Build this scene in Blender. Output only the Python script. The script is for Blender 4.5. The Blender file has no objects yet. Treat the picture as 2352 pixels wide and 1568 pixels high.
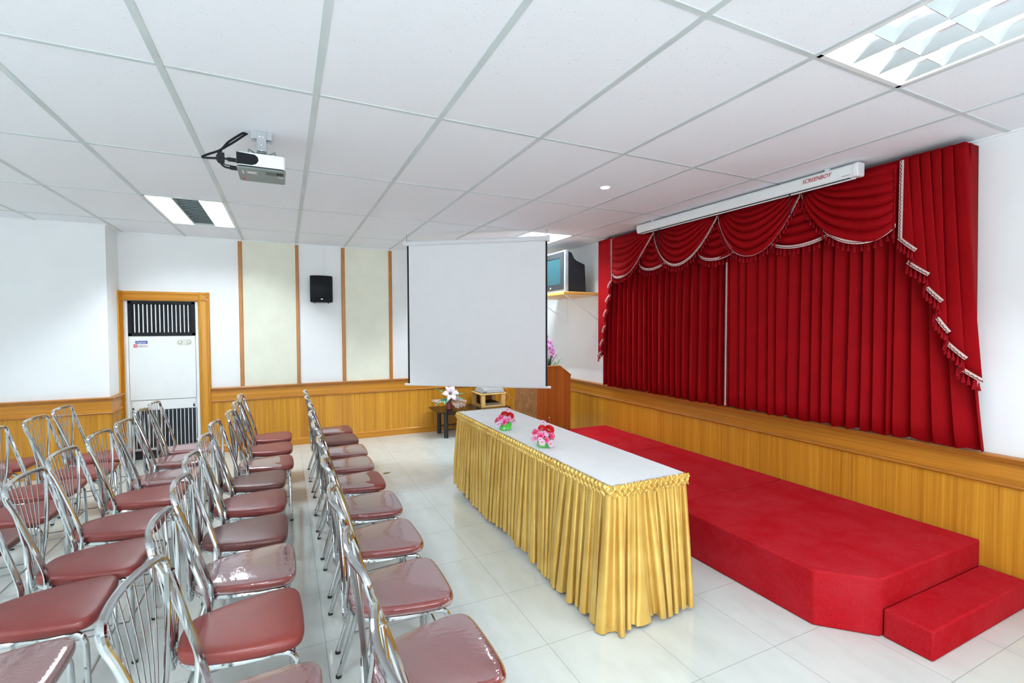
import bpy, math, random
from mathutils import Vector, Matrix
random.seed(7)
PI = math.pi
S = bpy.context.scene
C = S.collection
H = 2.637                      # ceiling height
XR, YB = 4.15, 4.40            # stage-side wall, far wall
XL, YF = -4.2, -4.9            # unseen far ends of the room
XP, YP = -1.25, 3.99           # corner of the projecting wall at the left

# ------------------------------------------------------------------ materials
def srgb(r, g, b):
    f = lambda c: (c/12.92 if c <= .04045 else ((c+.055)/1.055)**2.4)
    return (f(r/255), f(g/255), f(b/255), 1)

class NT:
    def __init__(s, name):
        s.m = bpy.data.materials.new(name); s.m.use_nodes = True
        s.t = s.m.node_tree; s.n = s.t.nodes; s.n.clear()
        s.out = s.n.new('ShaderNodeOutputMaterial')
    def add(s, typ, **kw):
        n = s.n.new(typ)
        for k, v in kw.items():
            if k.startswith('i_'):
                key = k[2:].replace('_', ' ')
                n.inputs[key].default_value = v
            else: setattr(n, k, v)
        return n
    def l(s, a, b): s.t.links.new(a, b)
    def coord(s, scale=(1, 1, 1), loc=(0, 0, 0), kind='Object'):
        tc = s.add('ShaderNodeTexCoord'); mp = s.add('ShaderNodeMapping')
        mp.inputs['Scale'].default_value = scale; mp.inputs['Location'].default_value = loc
        s.l(tc.outputs[kind], mp.inputs['Vector']); return mp.outputs['Vector']
    def noise(s, vec, scale=5, detail=2, rough=.5):
        n = s.add('ShaderNodeTexNoise'); n.inputs['Scale'].default_value = scale
        n.inputs['Detail'].default_value = detail; n.inputs['Roughness'].default_value = rough
        s.l(vec, n.inputs['Vector']); return n.outputs['Fac']
    def ramp(s, fac, stops):
        r = s.add('ShaderNodeValToRGB'); e = r.color_ramp.elements
        while len(e) < len(stops): e.new(.5)
        for i, (p, c) in enumerate(stops): e[i].position = p; e[i].color = c
        s.l(fac, r.inputs['Fac']); return r.outputs['Color']
    def math(s, op, a, b=None, c=None):
        m = s.add('ShaderNodeMath', operation=op)
        for i, v in enumerate((a, b, c)):
            if v is None: continue
            if isinstance(v, (int, float)): m.inputs[i].default_value = v
            else: s.l(v, m.inputs[i])
        return m.outputs[0]
    def mix(s, fac, a, b, blend='MIX'):
        m = s.add('ShaderNodeMix', data_type='RGBA', blend_type=blend)
        for sock, v in ((m.inputs[0], fac), (m.inputs[6], a), (m.inputs[7], b)):
            if isinstance(v, (tuple, list, int, float)): sock.default_value = v
            else: s.l(v, sock)
        return m.outputs[2]
    def bump(s, height, strength=.3, dist=.01):
        b = s.add('ShaderNodeBump'); b.inputs['Strength'].default_value = strength
        b.inputs['Distance'].default_value = dist; s.l(height, b.inputs['Height']); return b.outputs['Normal']
    def bsdf(s, color, rough=.5, metal=0., normal=None, spec=.5, **kw):
        p = s.add('ShaderNodeBsdfPrincipled')
        if isinstance(color, (tuple, list)): p.inputs['Base Color'].default_value = color
        else: s.l(color, p.inputs['Base Color'])
        if isinstance(rough, (int, float)): p.inputs['Roughness'].default_value = rough
        else: s.l(rough, p.inputs['Roughness'])
        p.inputs['Metallic'].default_value = metal
        p.inputs['Specular IOR Level'].default_value = spec
        if normal is not None: s.l(normal, p.inputs['Normal'])
        for k, v in kw.items(): p.inputs[k.replace('_', ' ')].default_value = v
        s.l(p.outputs[0], s.out.inputs['Surface']); return p

M = {}
def simple(name, col, rough=.5, metal=0., spec=.5, var=.06, vscale=9, bump=0, bscale=200, **kw):
    """A plain surface with a little tonal unevenness of its own."""
    t = NT(name); v = t.coord()
    f = t.noise(v, vscale, 3)
    a = tuple(c*(1-var) for c in col[:3])+(1,); b = tuple(min(1, c*(1+var)) for c in col[:3])+(1,)
    color = t.ramp(f, [(.3, a), (.7, b)])
    nm = t.bump(t.noise(v, bscale, 2), bump, .002) if bump else None
    t.bsdf(color, rough, metal, nm, spec, **kw); M[name] = t.m; return t.m

simple('wall_paint', (.85, .87, .875, 1), .6, var=.015, vscale=3, bump=.15, bscale=120)
simple('wall_cream', (.78, .79, .66, 1), .7, var=.03, vscale=6, bump=.3, bscale=90)
simple('tee_metal', (.60, .66, .67, 1), .45, var=.10, vscale=2.5)
simple('chrome', (.58, .60, .61, 1), .08, 1., var=.02)
simple('wire_steel', (.36, .36, .36, 1), .22, 1., var=.03)
simple('brushed_steel', (.62, .63, .65, 1), .3, 1., var=.03)
simple('rubber', (.015, .015, .016, 1), .6)
simple('vinyl_red', srgb(126, 48, 41), .36, var=.05, vscale=12, bump=.35, bscale=380)
simple('vinyl_maroon', srgb(118, 44, 40), .36, var=.05, vscale=12, bump=.35, bscale=380)
simple('vinyl_brown', srgb(96, 48, 43), .34, var=.06, vscale=12, bump=.35, bscale=380)
simple('white_enamel', (.80, .83, .83, 1), .35, var=.015)
simple('white_plastic', (.82, .84, .86, 1), .35, var=.01)
simple('cream_plastic', (.66, .68, .58, 1), .4)
simple('grey_plastic', (.20, .25, .245, 1), .45)
simple('light_grey_plastic', (.42, .45, .47, 1), .4)
simple('silver_plastic', (.27, .30, .34, 1), .45, .2)
simple('black_plastic', (.009, .011, .015, 1), .5, spec=.3, bump=.2, bscale=260)
simple('black_gloss', (.008, .010, .014, 1), .16, spec=.3)
simple('black_grille', (.008, .010, .013, 1), .7, spec=.25, bump=.6, bscale=500)
simple('dark_metal', (.02, .025, .03, 1), .35, .3)
simple('screen_fabric', (.86, .88, .90, 1), .85, var=.01, bump=.1, bscale=600)
simple('tablecloth_white', (.86, .89, .89, 1), .45, var=.02, bump=.12, bscale=14, Sheen_Weight=.2)
simple('tube_glass_off', (.75, .76, .76, 1), .2)
simple('louvre_metal', (.76, .765, .78, 1), .14, 1., var=.02)
simple('louvre_satin', (.84, .87, .90, 1), .32, .55, var=.02)
simple('slat_grey', (.40, .49, .51, 1), .5)
simple('brass', (.62, .45, .16, 1), .3, .9)
simple('blue_label', srgb(40, 70, 150), .4)
simple('label_white', (.78, .76, .76, 1), .5)
simple('label_red', srgb(190, 40, 40), .5)
simple('ink_red', srgb(176, 18, 26), .5)
simple('ink_grey', (.30, .28, .28, 1), .6)
simple('pale_wood', srgb(226, 186, 116), .45, var=.10, vscale=4)
simple('leg_wood', srgb(120, 78, 40), .5, var=.15, vscale=20)
simple('yellow_wood_edge', srgb(214, 164, 84), .35, var=.1, vscale=8)
simple('trim_cream', (.66, .50, .46, 1), .7, var=.12, vscale=70)
simple('cord_maroon', srgb(104, 16, 24), .6)
simple('tassel_red', srgb(138, 10, 20), .8, var=.2, vscale=150, spec=.1)
simple('rose_pink', srgb(238, 92, 140), .6, var=.18, vscale=60)
simple('rose_pale', srgb(244, 158, 196), .6, var=.12, vscale=60)
simple('flower_red', srgb(222, 20, 26), .6, var=.2, vscale=90)
simple('daisy_lilac', srgb(232, 190, 232), .6, var=.1, vscale=60)
simple('daisy_eye', srgb(196, 150, 50), .6)
simple('leaf_green', srgb(70, 170, 50), .4, var=.25, vscale=30)
simple('leaf_dark', srgb(24, 62, 52), .4, var=.3, vscale=20)
simple('stem_green', srgb(92, 122, 70), .5)
simple('lily_white', srgb(238, 226, 238), .55, var=.05, vscale=40)
simple('orchid_pink', srgb(226, 172, 222), .55, var=.12, vscale=50)
simple('orchid_purple', srgb(170, 70, 140), .55, var=.15, vscale=60)
simple('vase_burgundy', srgb(150, 74, 78), .3, var=.15, vscale=30)
simple('dry_leaf', srgb(138, 122, 62), .6, var=.3, vscale=40)
simple('wood_cap', srgb(176, 112, 38), .32, var=.10, vscale=6)

def wood(name, light, dark, axis='z', rough=.33, band=9., coat=.25):
    """Veneer: fine streaks along one axis and broader strips of differing tone."""
    t = NT(name)
    sc = {'z': ((170, 170, 2.2), (band, band, .02)), 'y': ((150, 2.0, 150), (3, .05, 30)), 'x': ((2.0, 150, 150), (.05, 3, 30))}[axis]
    f1 = t.noise(t.coord(sc[0]), 1, 3, .6)
    f2 = t.noise(t.coord(sc[1]), 1, 2, .7)
    s3 = {'z': (45, 45, .5), 'y': (40, .6, 40), 'x': (.6, 40, 40)}[axis]
    f3 = t.noise(t.coord(s3), 1, 2)
    f = t.math('ADD', t.math('ADD', t.math('MULTIPLY', f1, .34), t.math('MULTIPLY', f2, .36)), t.math('MULTIPLY', f3, .30))
    col = t.ramp(f, [(.34, dark), (.50, tuple((a+b)/2 for a, b in zip(light, dark))), (.64, light)])
    t.bsdf(col, rough, 0, t.bump(f1, .08, .001), .3, Coat_Weight=coat*.4, Coat_Roughness=.2); M[name] = t.m
wood('veneer', srgb(222, 160, 50), srgb(166, 104, 26), 'z')
wood('veneer_across_x', srgb(216, 150, 48), srgb(170, 106, 28), 'x')
wood('veneer_across_y', srgb(204, 138, 46), srgb(150, 90, 24), 'y')
wood('veneer_lectern', srgb(190, 112, 46), srgb(138, 72, 22), 'z')

def burl():
    t = NT('burl'); v = t.coord((1, 1, 1))
    f = t.noise(v, 38, 6, .7); g = t.noise(v, 9, 3, .6)
    f = t.math('ADD', t.math('MULTIPLY', f, .7), t.math('MULTIPLY', g, .3))
    t.bsdf(t.ramp(f, [(.36, srgb(112, 66, 34)), (.5, srgb(156, 104, 60)), (.64, srgb(186, 136, 86))]), .4); M['burl'] = t.m
burl()

def ceiling_mat():
    t = NT('ceiling_tile')
    v = t.coord((80, 210, 1)); n = t.noise(v, 1., 2, .6)
    v2 = t.coord((150, 150, 1)); n2 = t.noise(v2, 1., 2)
    dens = t.noise(t.coord((1.2, 1.2, 1)), 1., 2)
    fl = t.ramp(t.math('ADD', n, t.math('MULTIPLY', t.math('SUBTRACT', dens, .5), .10)), [(.275, (1, 1, 1, 1)), (.315, (0, 0, 0, 1))])
    pin = t.ramp(n2, [(.25, (1, 1, 1, 1)), (.29, (0, 0, 0, 1))])
    m = t.math('MAXIMUM', t.math('MULTIPLY', fl, .75), t.math('MULTIPLY', pin, .4))
    col = t.mix(m, (.88, .90, .95, 1), (.50, .53, .56, 1))
    t.bsdf(col, .9, 0, t.bump(m, -.25, .002), .2); M['ceiling_tile'] = t.m
ceiling_mat()

def floor_mat():
    t = NT('floor_tile'); tc = t.add('ShaderNodeTexCoord'); sp = t.add('ShaderNodeSeparateXYZ')
    t.l(tc.outputs['Object'], sp.inputs[0])
    s = .4888
    def line(o, off):
        f = t.math('FRACT', t.math('DIVIDE', t.math('SUBTRACT', o, off-100*s), s))
        d = t.math('ABSOLUTE', t.math('SUBTRACT', f, .5))
        return t.math('GREATER_THAN', d, .5-.0016/s)
    g = t.math('MAXIMUM', line(sp.outputs[0], 1.584), line(sp.outputs[1], .025))
    v = t.coord((1, 1, 1))
    n = t.noise(v, 1.6, 5, .62); n2 = t.noise(t.coord((9, 2.5, 1)), 1, 4, .6)
    f = t.math('ADD', t.math('MULTIPLY', n, .55), t.math('MULTIPLY', n2, .45))
    col = t.ramp(f, [(.35, (.60, .645, .60, 1)), (.5, (.67, .715, .675, 1)), (.66, (.71, .755, .72, 1))])
    sc = t.noise(t.coord((3, 3, 1)), 1, 4, .7)
    dirt = t.ramp(t.noise(v, 22, 2), [(.22, (1, 1, 1, 1)), (.26, (0, 0, 0, 1))])
    col = t.mix(t.math('MULTIPLY', dirt, .25), col, (.42, .42, .38, 1))
    col = t.mix(g, col, (.40, .42, .41, 1))
    r = t.math('ADD', .045, t.math('MULTIPLY', sc, .08))
    t.bsdf(col, r, 0, t.bump(t.noise(v, 2.2, 2), .02, .01), .85); M['floor_tile'] = t.m
floor_mat()

def carpet_mat():
    t = NT('carpet_red'); v = t.coord()
    n = t.noise(v, 420, 2); w = t.noise(v, 3.5, 4, .65); k = t.noise(v, 70, 3)
    f = t.math('ADD', t.math('MULTIPLY', n, .82), t.math('MULTIPLY', k, .18))
    c = t.ramp(f, [(.34, srgb(114, 5, 11)), (.52, srgb(176, 13, 23)), (.68, srgb(196, 26, 36))])
    c = t.mix(t.math('MULTIPLY', t.ramp(w, [(.25, (0, 0, 0, 1)), (.80, (1, 1, 1, 1))]), .42), c, srgb(192, 66, 74))
    t.bsdf(c, .95, 0, t.bump(n, .5, .003), .02); M['carpet_red'] = t.m
carpet_mat()

def cloth_mat(name, col, rough, sheen, spec, bscale=700):
    t = NT(name); v = t.coord()
    n = t.noise(v, bscale, 1); w = t.noise(v, 6, 3)
    a = tuple(c*.86 for c in col[:3])+(1,)
    t.bsdf(t.ramp(w, [(.3, a), (.7, col)]), rough, 0, t.bump(n, .12, .001), spec, Sheen_Weight=sheen, Sheen_Roughness=.4); M[name] = t.m
cloth_mat('curtain_red', srgb(143, 6, 14), .7, .0, .06)
def satin():
    t = NT('gold_satin'); v = t.coord((1, 1, 1))
    w = t.noise(v, 5, 3); k = t.noise(t.coord((26, 26, 7)), 1, 2)
    p = t.bsdf(t.ramp(w, [(.3, srgb(208, 162, 70)), (.7, srgb(232, 194, 102))]), .20, .34, t.bump(k, .14, .004), .7, Sheen_Weight=.1)
    p.inputs['Anisotropic'].default_value = .5; M['gold_satin'] = t.m
satin()

def wrap_mat():
    t = NT('clear_film'); v = t.coord((1, 1, 1))
    cr = t.noise(t.coord((7, 16, 7)), 1.4, 4, .6); fine = t.noise(v, 46, 3, .6)
    h = t.math('ADD', t.math('MULTIPLY', cr, .75), t.math('MULTIPLY', fine, .25))
    nm = t.bump(h, .11, .02)
    gl = t.add('ShaderNodeBsdfGlossy'); gl.inputs['Color'].default_value = (.92, .90, .93, 1); gl.inputs['Roughness'].default_value = .06
    t.l(nm, gl.inputs['Normal'])
    tr = t.add('ShaderNodeBsdfTransparent'); tr.inputs['Color'].default_value = (.95, .94, .95, 1)
    fr = t.add('ShaderNodeFresnel'); fr.inputs['IOR'].default_value = 1.62; t.l(nm, fr.inputs['Normal'])
    fac = t.math('ADD', t.math('MULTIPLY', fr.outputs[0], .40), .015)
    mx = t.add('ShaderNodeMixShader'); t.l(fac, mx.inputs[0]); t.l(tr.outputs[0], mx.inputs[1]); t.l(gl.outputs[0], mx.inputs[2])
    t.l(mx.outputs[0], t.out.inputs['Surface']); M['clear_film'] = t.m
wrap_mat()

def tulle():
    t = NT('tulle'); d = t.add('ShaderNodeBsdfDiffuse'); d.inputs['Color'].default_value = (.86, .74, .76, 1)
    tr = t.add('ShaderNodeBsdfTransparent'); mx = t.add('ShaderNodeMixShader')
    f = t.noise(t.coord(), 30, 3); t.l(t.math('ADD', .10, t.math('MULTIPLY', f, .35)), mx.inputs[0])
    t.l(tr.outputs[0], mx.inputs[1]); t.l(d.outputs[0], mx.inputs[2]); t.l(mx.outputs[0], t.out.inputs['Surface']); M['tulle'] = t.m
tulle()
def variegated():
    t = NT('variegated_leaf'); f = t.noise(t.coord(), 55, 3, .6)
    t.bsdf(t.ramp(f, [(.44, srgb(24, 120, 88)), (.54, srgb(60, 160, 120)), (.62, srgb(205, 232, 206))]), .4); M['variegated_leaf'] = t.m
variegated()
def box_green():
    t = NT('green_box'); f = t.noise(t.coord(), 60, 4, .7)
    sp = t.add('ShaderNodeSeparateXYZ'); tc = t.add('ShaderNodeTexCoord'); t.l(tc.outputs['Object'], sp.inputs[0])
    low = t.math('MULTIPLY', t.ramp(f, [(.5, (0, 0, 0, 1)), (.62, (1, 1, 1, 1))]), t.math('LESS_THAN', sp.outputs[2], .024))
    t.bsdf(t.mix(t.math('MULTIPLY', low, .6), srgb(86, 200, 66), srgb(196, 232, 206)), .25); M['green_box'] = t.m
box_green()
def crt():
    t = NT('picture_tube'); t.bsdf(srgb(34, 66, 72), .16, 0, None, .4); M['picture_tube'] = t.m
crt()
def emit(name, col, s):
    t = NT(name); e = t.add('ShaderNodeEmission'); e.inputs[0].default_value = col; e.inputs[1].default_value = s
    t.l(e.outputs[0], t.out.inputs['Surface']); M[name] = t.m
emit('tube_lit', (.84, .93, 1.0, 1), 100)
emit('tube_lit_new', (.84, .93, 1.0, 1), 200)  # tube strengths vary by fitting only to balance the room's light
emit('tube_lit_bright', (.84, .93, 1.0, 1), 145)
emit('tube_lit_old', (.84, .93, 1.0, 1), 62)
emit('bulb_lit', (1, .97, .92, 1), 120)

# ------------------------------------------------------------------ mesh building
class MB:
    def __init__(s): s.v = []; s.f = []
    def add(s, vs, fs):
        o = len(s.v); s.v += [tuple(p) for p in vs]; s.f += [tuple(i+o for i in f) for f in fs]; return s
    def box(s, x0, x1, y0, y1, z0, z1, mat=None):
        vs = [Vector(p) for p in ((x0, y0, z0), (x1, y0, z0), (x1, y1, z0), (x0, y1, z0), (x0, y0, z1), (x1, y0, z1), (x1, y1, z1), (x0, y1, z1))]
        if mat: vs = [mat @ p for p in vs]
        return s.add(vs, [(0, 3, 2, 1), (4, 5, 6, 7), (0, 1, 5, 4), (1, 2, 6, 5), (2, 3, 7, 6), (3, 0, 4, 7)])
    def prism(s, poly, ax, a, b):
        """poly in the two other axes (order xyz without ax), extruded from a to b along ax."""
        def P(p, t):
            return {'x': (t, p[0], p[1]), 'y': (p[0], t, p[1]), 'z': (p[0], p[1], t)}[ax]
        n = len(poly)
        vs = [P(p, a) for p in poly]+[P(p, b) for p in poly]
        fs = [tuple(range(n-1, -1, -1)), tuple(range(n, 2*n))]+[(i, (i+1) % n, n+(i+1) % n, n+i) for i in range(n)]
        return s.add(vs, fs)
    def grid(s, fn, nu, nv, closed_u=False):
        vs = []; fs = []
        for j in range(nv+1):
            for i in range(nu+(0 if closed_u else 1)): vs.append(fn(i/nu, j/nv))
        w = nu if closed_u else nu+1
        for j in range(nv):
            for i in range(nu):
                a = j*w+i; b = j*w+(i+1) % w
                fs.append((a, b, b+w, a+w))
        return s.add(vs, fs)
    def lathe(s, prof, n=20, mat=None, cap=True):
        """prof: (radius, z) pairs, turned round z."""
        vs = []
        for r, z in prof:
            for i in range(n):
                a = 2*PI*i/n; p = Vector((r*math.cos(a), r*math.sin(a), z)); vs.append(mat @ p if mat else p)
        fs = []
        for j in range(len(prof)-1):
            for i in range(n):
                a = j*n+i; b = j*n+(i+1) % n; fs.append((a, b, b+n, a+n))
        if cap:
            fs.append(tuple(range(n-1, -1, -1))); k = (len(prof)-1)*n; fs.append(tuple(range(k, k+n)))
        return s.add(vs, fs)
    def tube(s, path, r, n=8, closed=False, caps=True):
        P = [Vector(p) for p in path]; m = len(P)
        R = r if isinstance(r, (list, tuple)) else [r]*m
        T = []
        for i in range(m):
            a = P[(i-1) % m] if (closed or i > 0) else P[i]; b = P[(i+1) % m] if (closed or i < m-1) else P[i]
            d = (b-a); T.append(d.normalized() if d.length > 1e-9 else Vector((0, 0, 1)))
        up = Vector((0, 0, 1)) if abs(T[0].z) < .9 else Vector((1, 0, 0))
        N = (up-T[0]*up.dot(T[0])).normalized(); vs = []
        for i in range(m):
            N = (N-T[i]*N.dot(T[i]));  N = N.normalized() if N.length > 1e-6 else T[i].orthogonal().normalized()
            B = T[i].cross(N)
            for k in range(n):
                a = 2*PI*k/n; vs.append(P[i]+(N*math.cos(a)+B*math.sin(a))*R[i])
        fs = []
        for i in range(m if closed else m-1):
            j = (i+1) % m
            for k in range(n):
                l = (k+1) % n; fs.append((i*n+k, i*n+l, j*n+l, j*n+k))
        if caps and not closed:
            fs.append(tuple(range(n-1, -1, -1))); fs.append(tuple(range((m-1)*n, m*n)))
        return s.add(vs, fs)
    def ball(s, c, r, nu=12, nv=8):
        c = Vector(c); rr = r if isinstance(r, (tuple, list)) else (r, r, r)
        return s.grid(lambda u, v: c+Vector((rr[0]*math.sin(PI*max(.001, min(.999, v)))*math.cos(2*PI*u), rr[1]*math.sin(PI*max(.001, min(.999, v)))*math.sin(2*PI*u), -rr[2]*math.cos(PI*v))), nu, nv, True)
    def build(s, name, mat, parent=None, smooth=True, bevel=0, world=False, solid=0, seg=2, angle=35):
        vs = s.v
        if world and parent is not None:
            l = parent.location; vs = [(x-l.x, y-l.y, z-l.z) for x, y, z in vs]
        me = bpy.data.meshes.new(name); me.from_pydata(vs, [], s.f); me.update()
        me.materials.append(M[mat] if isinstance(mat, str) else mat)
        o = bpy.data.objects.new(name, me); C.objects.link(o)
        if parent is not None: o.parent = parent
        if smooth:
            for p in me.polygons: p.use_smooth = True
            try: me.set_sharp_from_angle(angle=math.radians(angle))
            except Exception: pass
        if solid:
            m = o.modifiers.new('thickness', 'SOLIDIFY'); m.thickness = solid; m.offset = 0
        if bevel:
            m = o.modifiers.new('soft_edges', 'BEVEL'); m.width = bevel; m.segments = seg; m.limit_method = 'ANGLE'; m.angle_limit = math.radians(40)
        return o

def spline(pts, k=6, closed=False):
    P = [Vector(p) for p in pts]; n = len(P); out = []
    for i in range(n if closed else n-1):
        if closed: a, b, c, d = P[i-1], P[i], P[(i+1) % n], P[(i+2) % n]
        else: a, b, c, d = P[max(i-1, 0)], P[i], P[i+1], P[min(i+2, n-1)]
        for j in range(k):
            t = j/k
            out.append(.5*((2*b)+(c-a)*t+(2*a-5*b+4*c-d)*t*t+(3*b-a-3*c+d)*t**3))
    if not closed: out.append(P[-1])
    return out

def thing(name, label, cat, loc=(0, 0, 0), rz=0, group=None):
    o = bpy.data.objects.new(name, None); C.objects.link(o); o.empty_display_size = .1
    o.location = loc; o.rotation_euler = (0, 0, rz)
    return tag(o, label, cat, group)
def tag(o, label, cat, group=None):
    o['label'] = label; o['category'] = cat
    if group: o['group'] = group
    return o
def struct(o, label=None):
    o['kind'] = 'structure'
    if label: o['label'] = label
    return o
def lettering(name, text, size, mat, parent, loc, rot, extrude=.0006, shear=0., width=None):
    """Flat letters of the thing they are printed on; loc is the centre."""
    cu = bpy.data.curves.new(name, 'FONT'); cu.body = text; cu.size = size; cu.extrude = extrude; cu.shear = shear
    cu.align_x = 'CENTER'; cu.align_y = 'CENTER'; cu.resolution_u = 3
    o = bpy.data.objects.new(name, cu); C.objects.link(o)
    bpy.context.view_layer.update()
    me = bpy.data.meshes.new_from_object(o.evaluated_get(bpy.context.evaluated_depsgraph_get())); me.name = name
    bpy.data.objects.remove(o); bpy.data.curves.remove(cu)
    if width:
        xs = [v.co.x for v in me.vertices]; k = width/(max(xs)-min(xs))
        for v in me.vertices: v.co.x *= k
    me.materials.clear(); me.materials.append(M[mat])
    o = bpy.data.objects.new(name, me); C.objects.link(o); o.parent = parent; o.location = loc; o.rotation_euler = rot
    return o
def copy_tree(o, parent=None):
    c = o.copy(); C.objects.link(c); c.parent = parent
    for ch in list(o.children): copy_tree(ch, c)
    return c

# ------------------------------------------------------------------ room shell
mb = MB().box(XL-.2, XR+.2, YF-.2, YB+.6, -.12, 0)
struct(mb.build('floor', 'floor_tile', smooth=False), 'glossy off-white square floor tiles')

CELLS = [(-1, 2, 'l'), (5, 2, 'r'), (4, -2, 'n'), (-1, -2, 'h'), (-5, 0, 'h'), (-5, -2, 'h'), (-3, -4, 'h')]
holes = {(c, r) for c, r, k in CELLS}
mb = MB()
xs = [XL]+[.6*i for i in range(-6, 7)]+[XR]; ys = [YF]+[1.2*i for i in range(-4, 4)]+[YB]
for i in range(len(xs)-1):
    for j in range(len(ys)-1):
        if (round(xs[i]/.6), round(ys[j]/1.2)) in holes and i > 0 and j > 0: continue
        mb.box(xs[i], xs[i+1], ys[j], ys[j+1], H, H+.02)
mb.box(XL-.2, XR+.2, YF-.2, YB+.6, H+.115, H+.135)
struct(mb.build('ceiling', 'ceiling_tile', smooth=False), 'white speckled mineral ceiling tiles')
mb = MB()
for x in xs[1:-1]: mb.box(x-.014, x+.014, YF, YB, H-.0035, H+.001)
struct(mb.build('trim_1', 'tee_metal', smooth=False), 'grey-green metal strips running the length of the ceiling')
mb = MB()
for y in ys[1:-1]: mb.box(XL, XR, y-.011, y+.011, H-.0025, H+.001)
struct(mb.build('trim_2', 'tee_metal', smooth=False), 'grey metal strips crossing the ceiling')
mb = MB(); mb.box(XP, XR, YB-.014, YB, H-.010, H); mb.box(XR-.014, XR, YF, YB, H-.010, H)
mb.box(XL, XP+.014, YP-.014, YP, H-.010, H); mb.box(XP, XP+.014, YP, YB, H-.010, H)
struct(mb.build('trim_3', 'wall_paint', smooth=False), 'thin white edge angle where the ceiling meets the walls')

AX0, AX1, AZ = -1.207, -.492, 1.862      # opening in the far wall for the air conditioner
mb = MB(); mb.box(AX1, XR+.2, YB, YB+.12, 0, H); mb.box(XP-.1, AX0, YB, YB+.12, 0, H); mb.box(AX0, AX1, YB, YB+.12, AZ, H)
mb.box(AX0-.05, AX1+.05, YB+.5, YB+.55, 0, AZ+.1)
struct(mb.build('wall_back', 'wall_paint', smooth=False), 'white far wall')
mb = MB().box(XR, XR+.15, YF-.2, YB+.2, 0, H)
struct(mb.build('wall_right', 'wall_paint', smooth=False), 'white wall behind the red curtain')
mb = MB().box(XL-.15, XP, YP, YB+.12, 0, H)
struct(mb.build('wall_left', 'wall_paint', smooth=False), 'white projecting wall at the left')
mb = MB().box(XL-.15, XL, YF-.2, YP, 0, H)
struct(mb.build('wall_side', 'wall_paint', smooth=False))
WX0, WX1, WZ0, WZ1 = -1.6, 2.3, .75, 2.45          # unseen window added behind the viewer to let in more light
mb = MB(); mb.box(XL-.15, WX0, YF-.15, YF, 0, H); mb.box(WX1, XR+.15, YF-.15, YF, 0, H); mb.box(WX0, WX1, YF-.15, YF, 0, WZ0); mb.box(WX0, WX1, YF-.15, YF, WZ1, H)
struct(mb.build('wall_front', 'wall_paint', smooth=False))
mb = MB()
for x in (WX0, WX0+1.3, WX0+2.6, WX1): mb.box(x-.02, x+.02, YF-.09, YF-.04, WZ0, WZ1)
for z in (WZ0, WZ1): mb.box(WX0, WX1, YF-.09, YF-.04, z-.02, z+.02)
struct(mb.build('window_1', 'white_enamel', smooth=False))
def fill_light(name, loc, sx, sy, rot, power, col):
    l = bpy.data.lights.new(name, 'AREA'); l.shape = 'RECTANGLE'; l.size = sx; l.size_y = sy; l.energy = power; l.color = col
    o = bpy.data.objects.new(name, l); C.objects.link(o); o.location = loc; o.rotation_euler = rot; return o
fill_light('daylight', ((WX0+WX1)/2, YF-.35, (WZ0+WZ1)/2), WX1-WX0, WZ1-WZ0, (PI/2, 0, 0), 115, (.88, .94, 1.0))  # fill lamp outside the added window, brightens the room

# wainscot: (distance from the wall, height) sections swept along each wall
PANEL = [(0, .085), (.012, .085), (.012, .632), (0, .632)]
BAND = [(0, .648), (.016, .648), (.016, .768), (0, .768)]
CAP = [(0, .764), (.020, .764), (.024, .772), (.030, .778), (.030, .786), (.044, .790), (.048, .798), (.044, .806), (0, .808)]
BEAD = [(0, .628), (.018, .628), (.027, .634), (.030, .640), (.027, .647), (.018, .652), (0, .652)]
BASE = [(0, 0), (.022, 0), (.022, .078), (.016, .088), (.010, .096), (0, .096)]
def sweep(prof, path, inward):
    """path: list of (x, y) corners; inward: for each corner the offset direction per unit distance."""
    mb = MB(); n = len(prof); vs = []; fs = []
    for (x, y), (dx, dy) in zip(path, inward):
        for d, z in prof: vs.append((x+dx*d, y+dy*d, z))
    for i in range(len(path)-1):
        for k in range(n):
            l = (k+1) % n; fs.append((i*n+k, i*n+l, (i+1)*n+l, (i+1)*n+k))
    fs.append(tuple(range(n))); fs.append(tuple(range((len(path)-1)*n, len(path)*n)))
    return mb.add(vs, fs)
pathB, inB = [(-.372, YB), (XR, YB)], [(0, -1), (-1, -1)]
pathR, inR = [(XR, YB), (XR, YF)], [(-1, -1), (-1, 0)]
pathL, inL = [(XL, YP), (XP, YP), (XP, YB-.075)], [(0, -1), (1, -1), (1, 0)]
for nm, lab, path, inn, across in (('back', 'far wall', pathB, inB, 'veneer_across_x'), ('right', 'curtain wall', pathR, inR, 'veneer_across_y'), ('left', 'projecting left wall', pathL, inL, 'veneer_across_x')):
    k = {'back': 4, 'right': 8, 'left': 12}[nm]
    struct(sweep(PANEL, path, inn).build('trim_%d' % k, 'veneer', smooth=False), 'golden vertical-grain wood panelling on the '+lab)
    struct(sweep(BAND, path, inn).build('trim_%d' % (k+1), across, smooth=False), 'golden wood band above the panelling on the '+lab)
    struct(sweep(CAP, path, inn).build('trim_%d' % (k+2), 'wood_cap', angle=30), 'moulded wood top rail on the '+lab)
    struct(sweep(BEAD, path, inn).build('trim_%d' % (k+3), 'wood_cap', angle=50), 'rounded wood bead on the '+lab)
    struct(sweep(BASE, path, inn).build('baseboard_'+nm, across, angle=30), 'golden wood baseboard on the '+lab)

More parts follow.
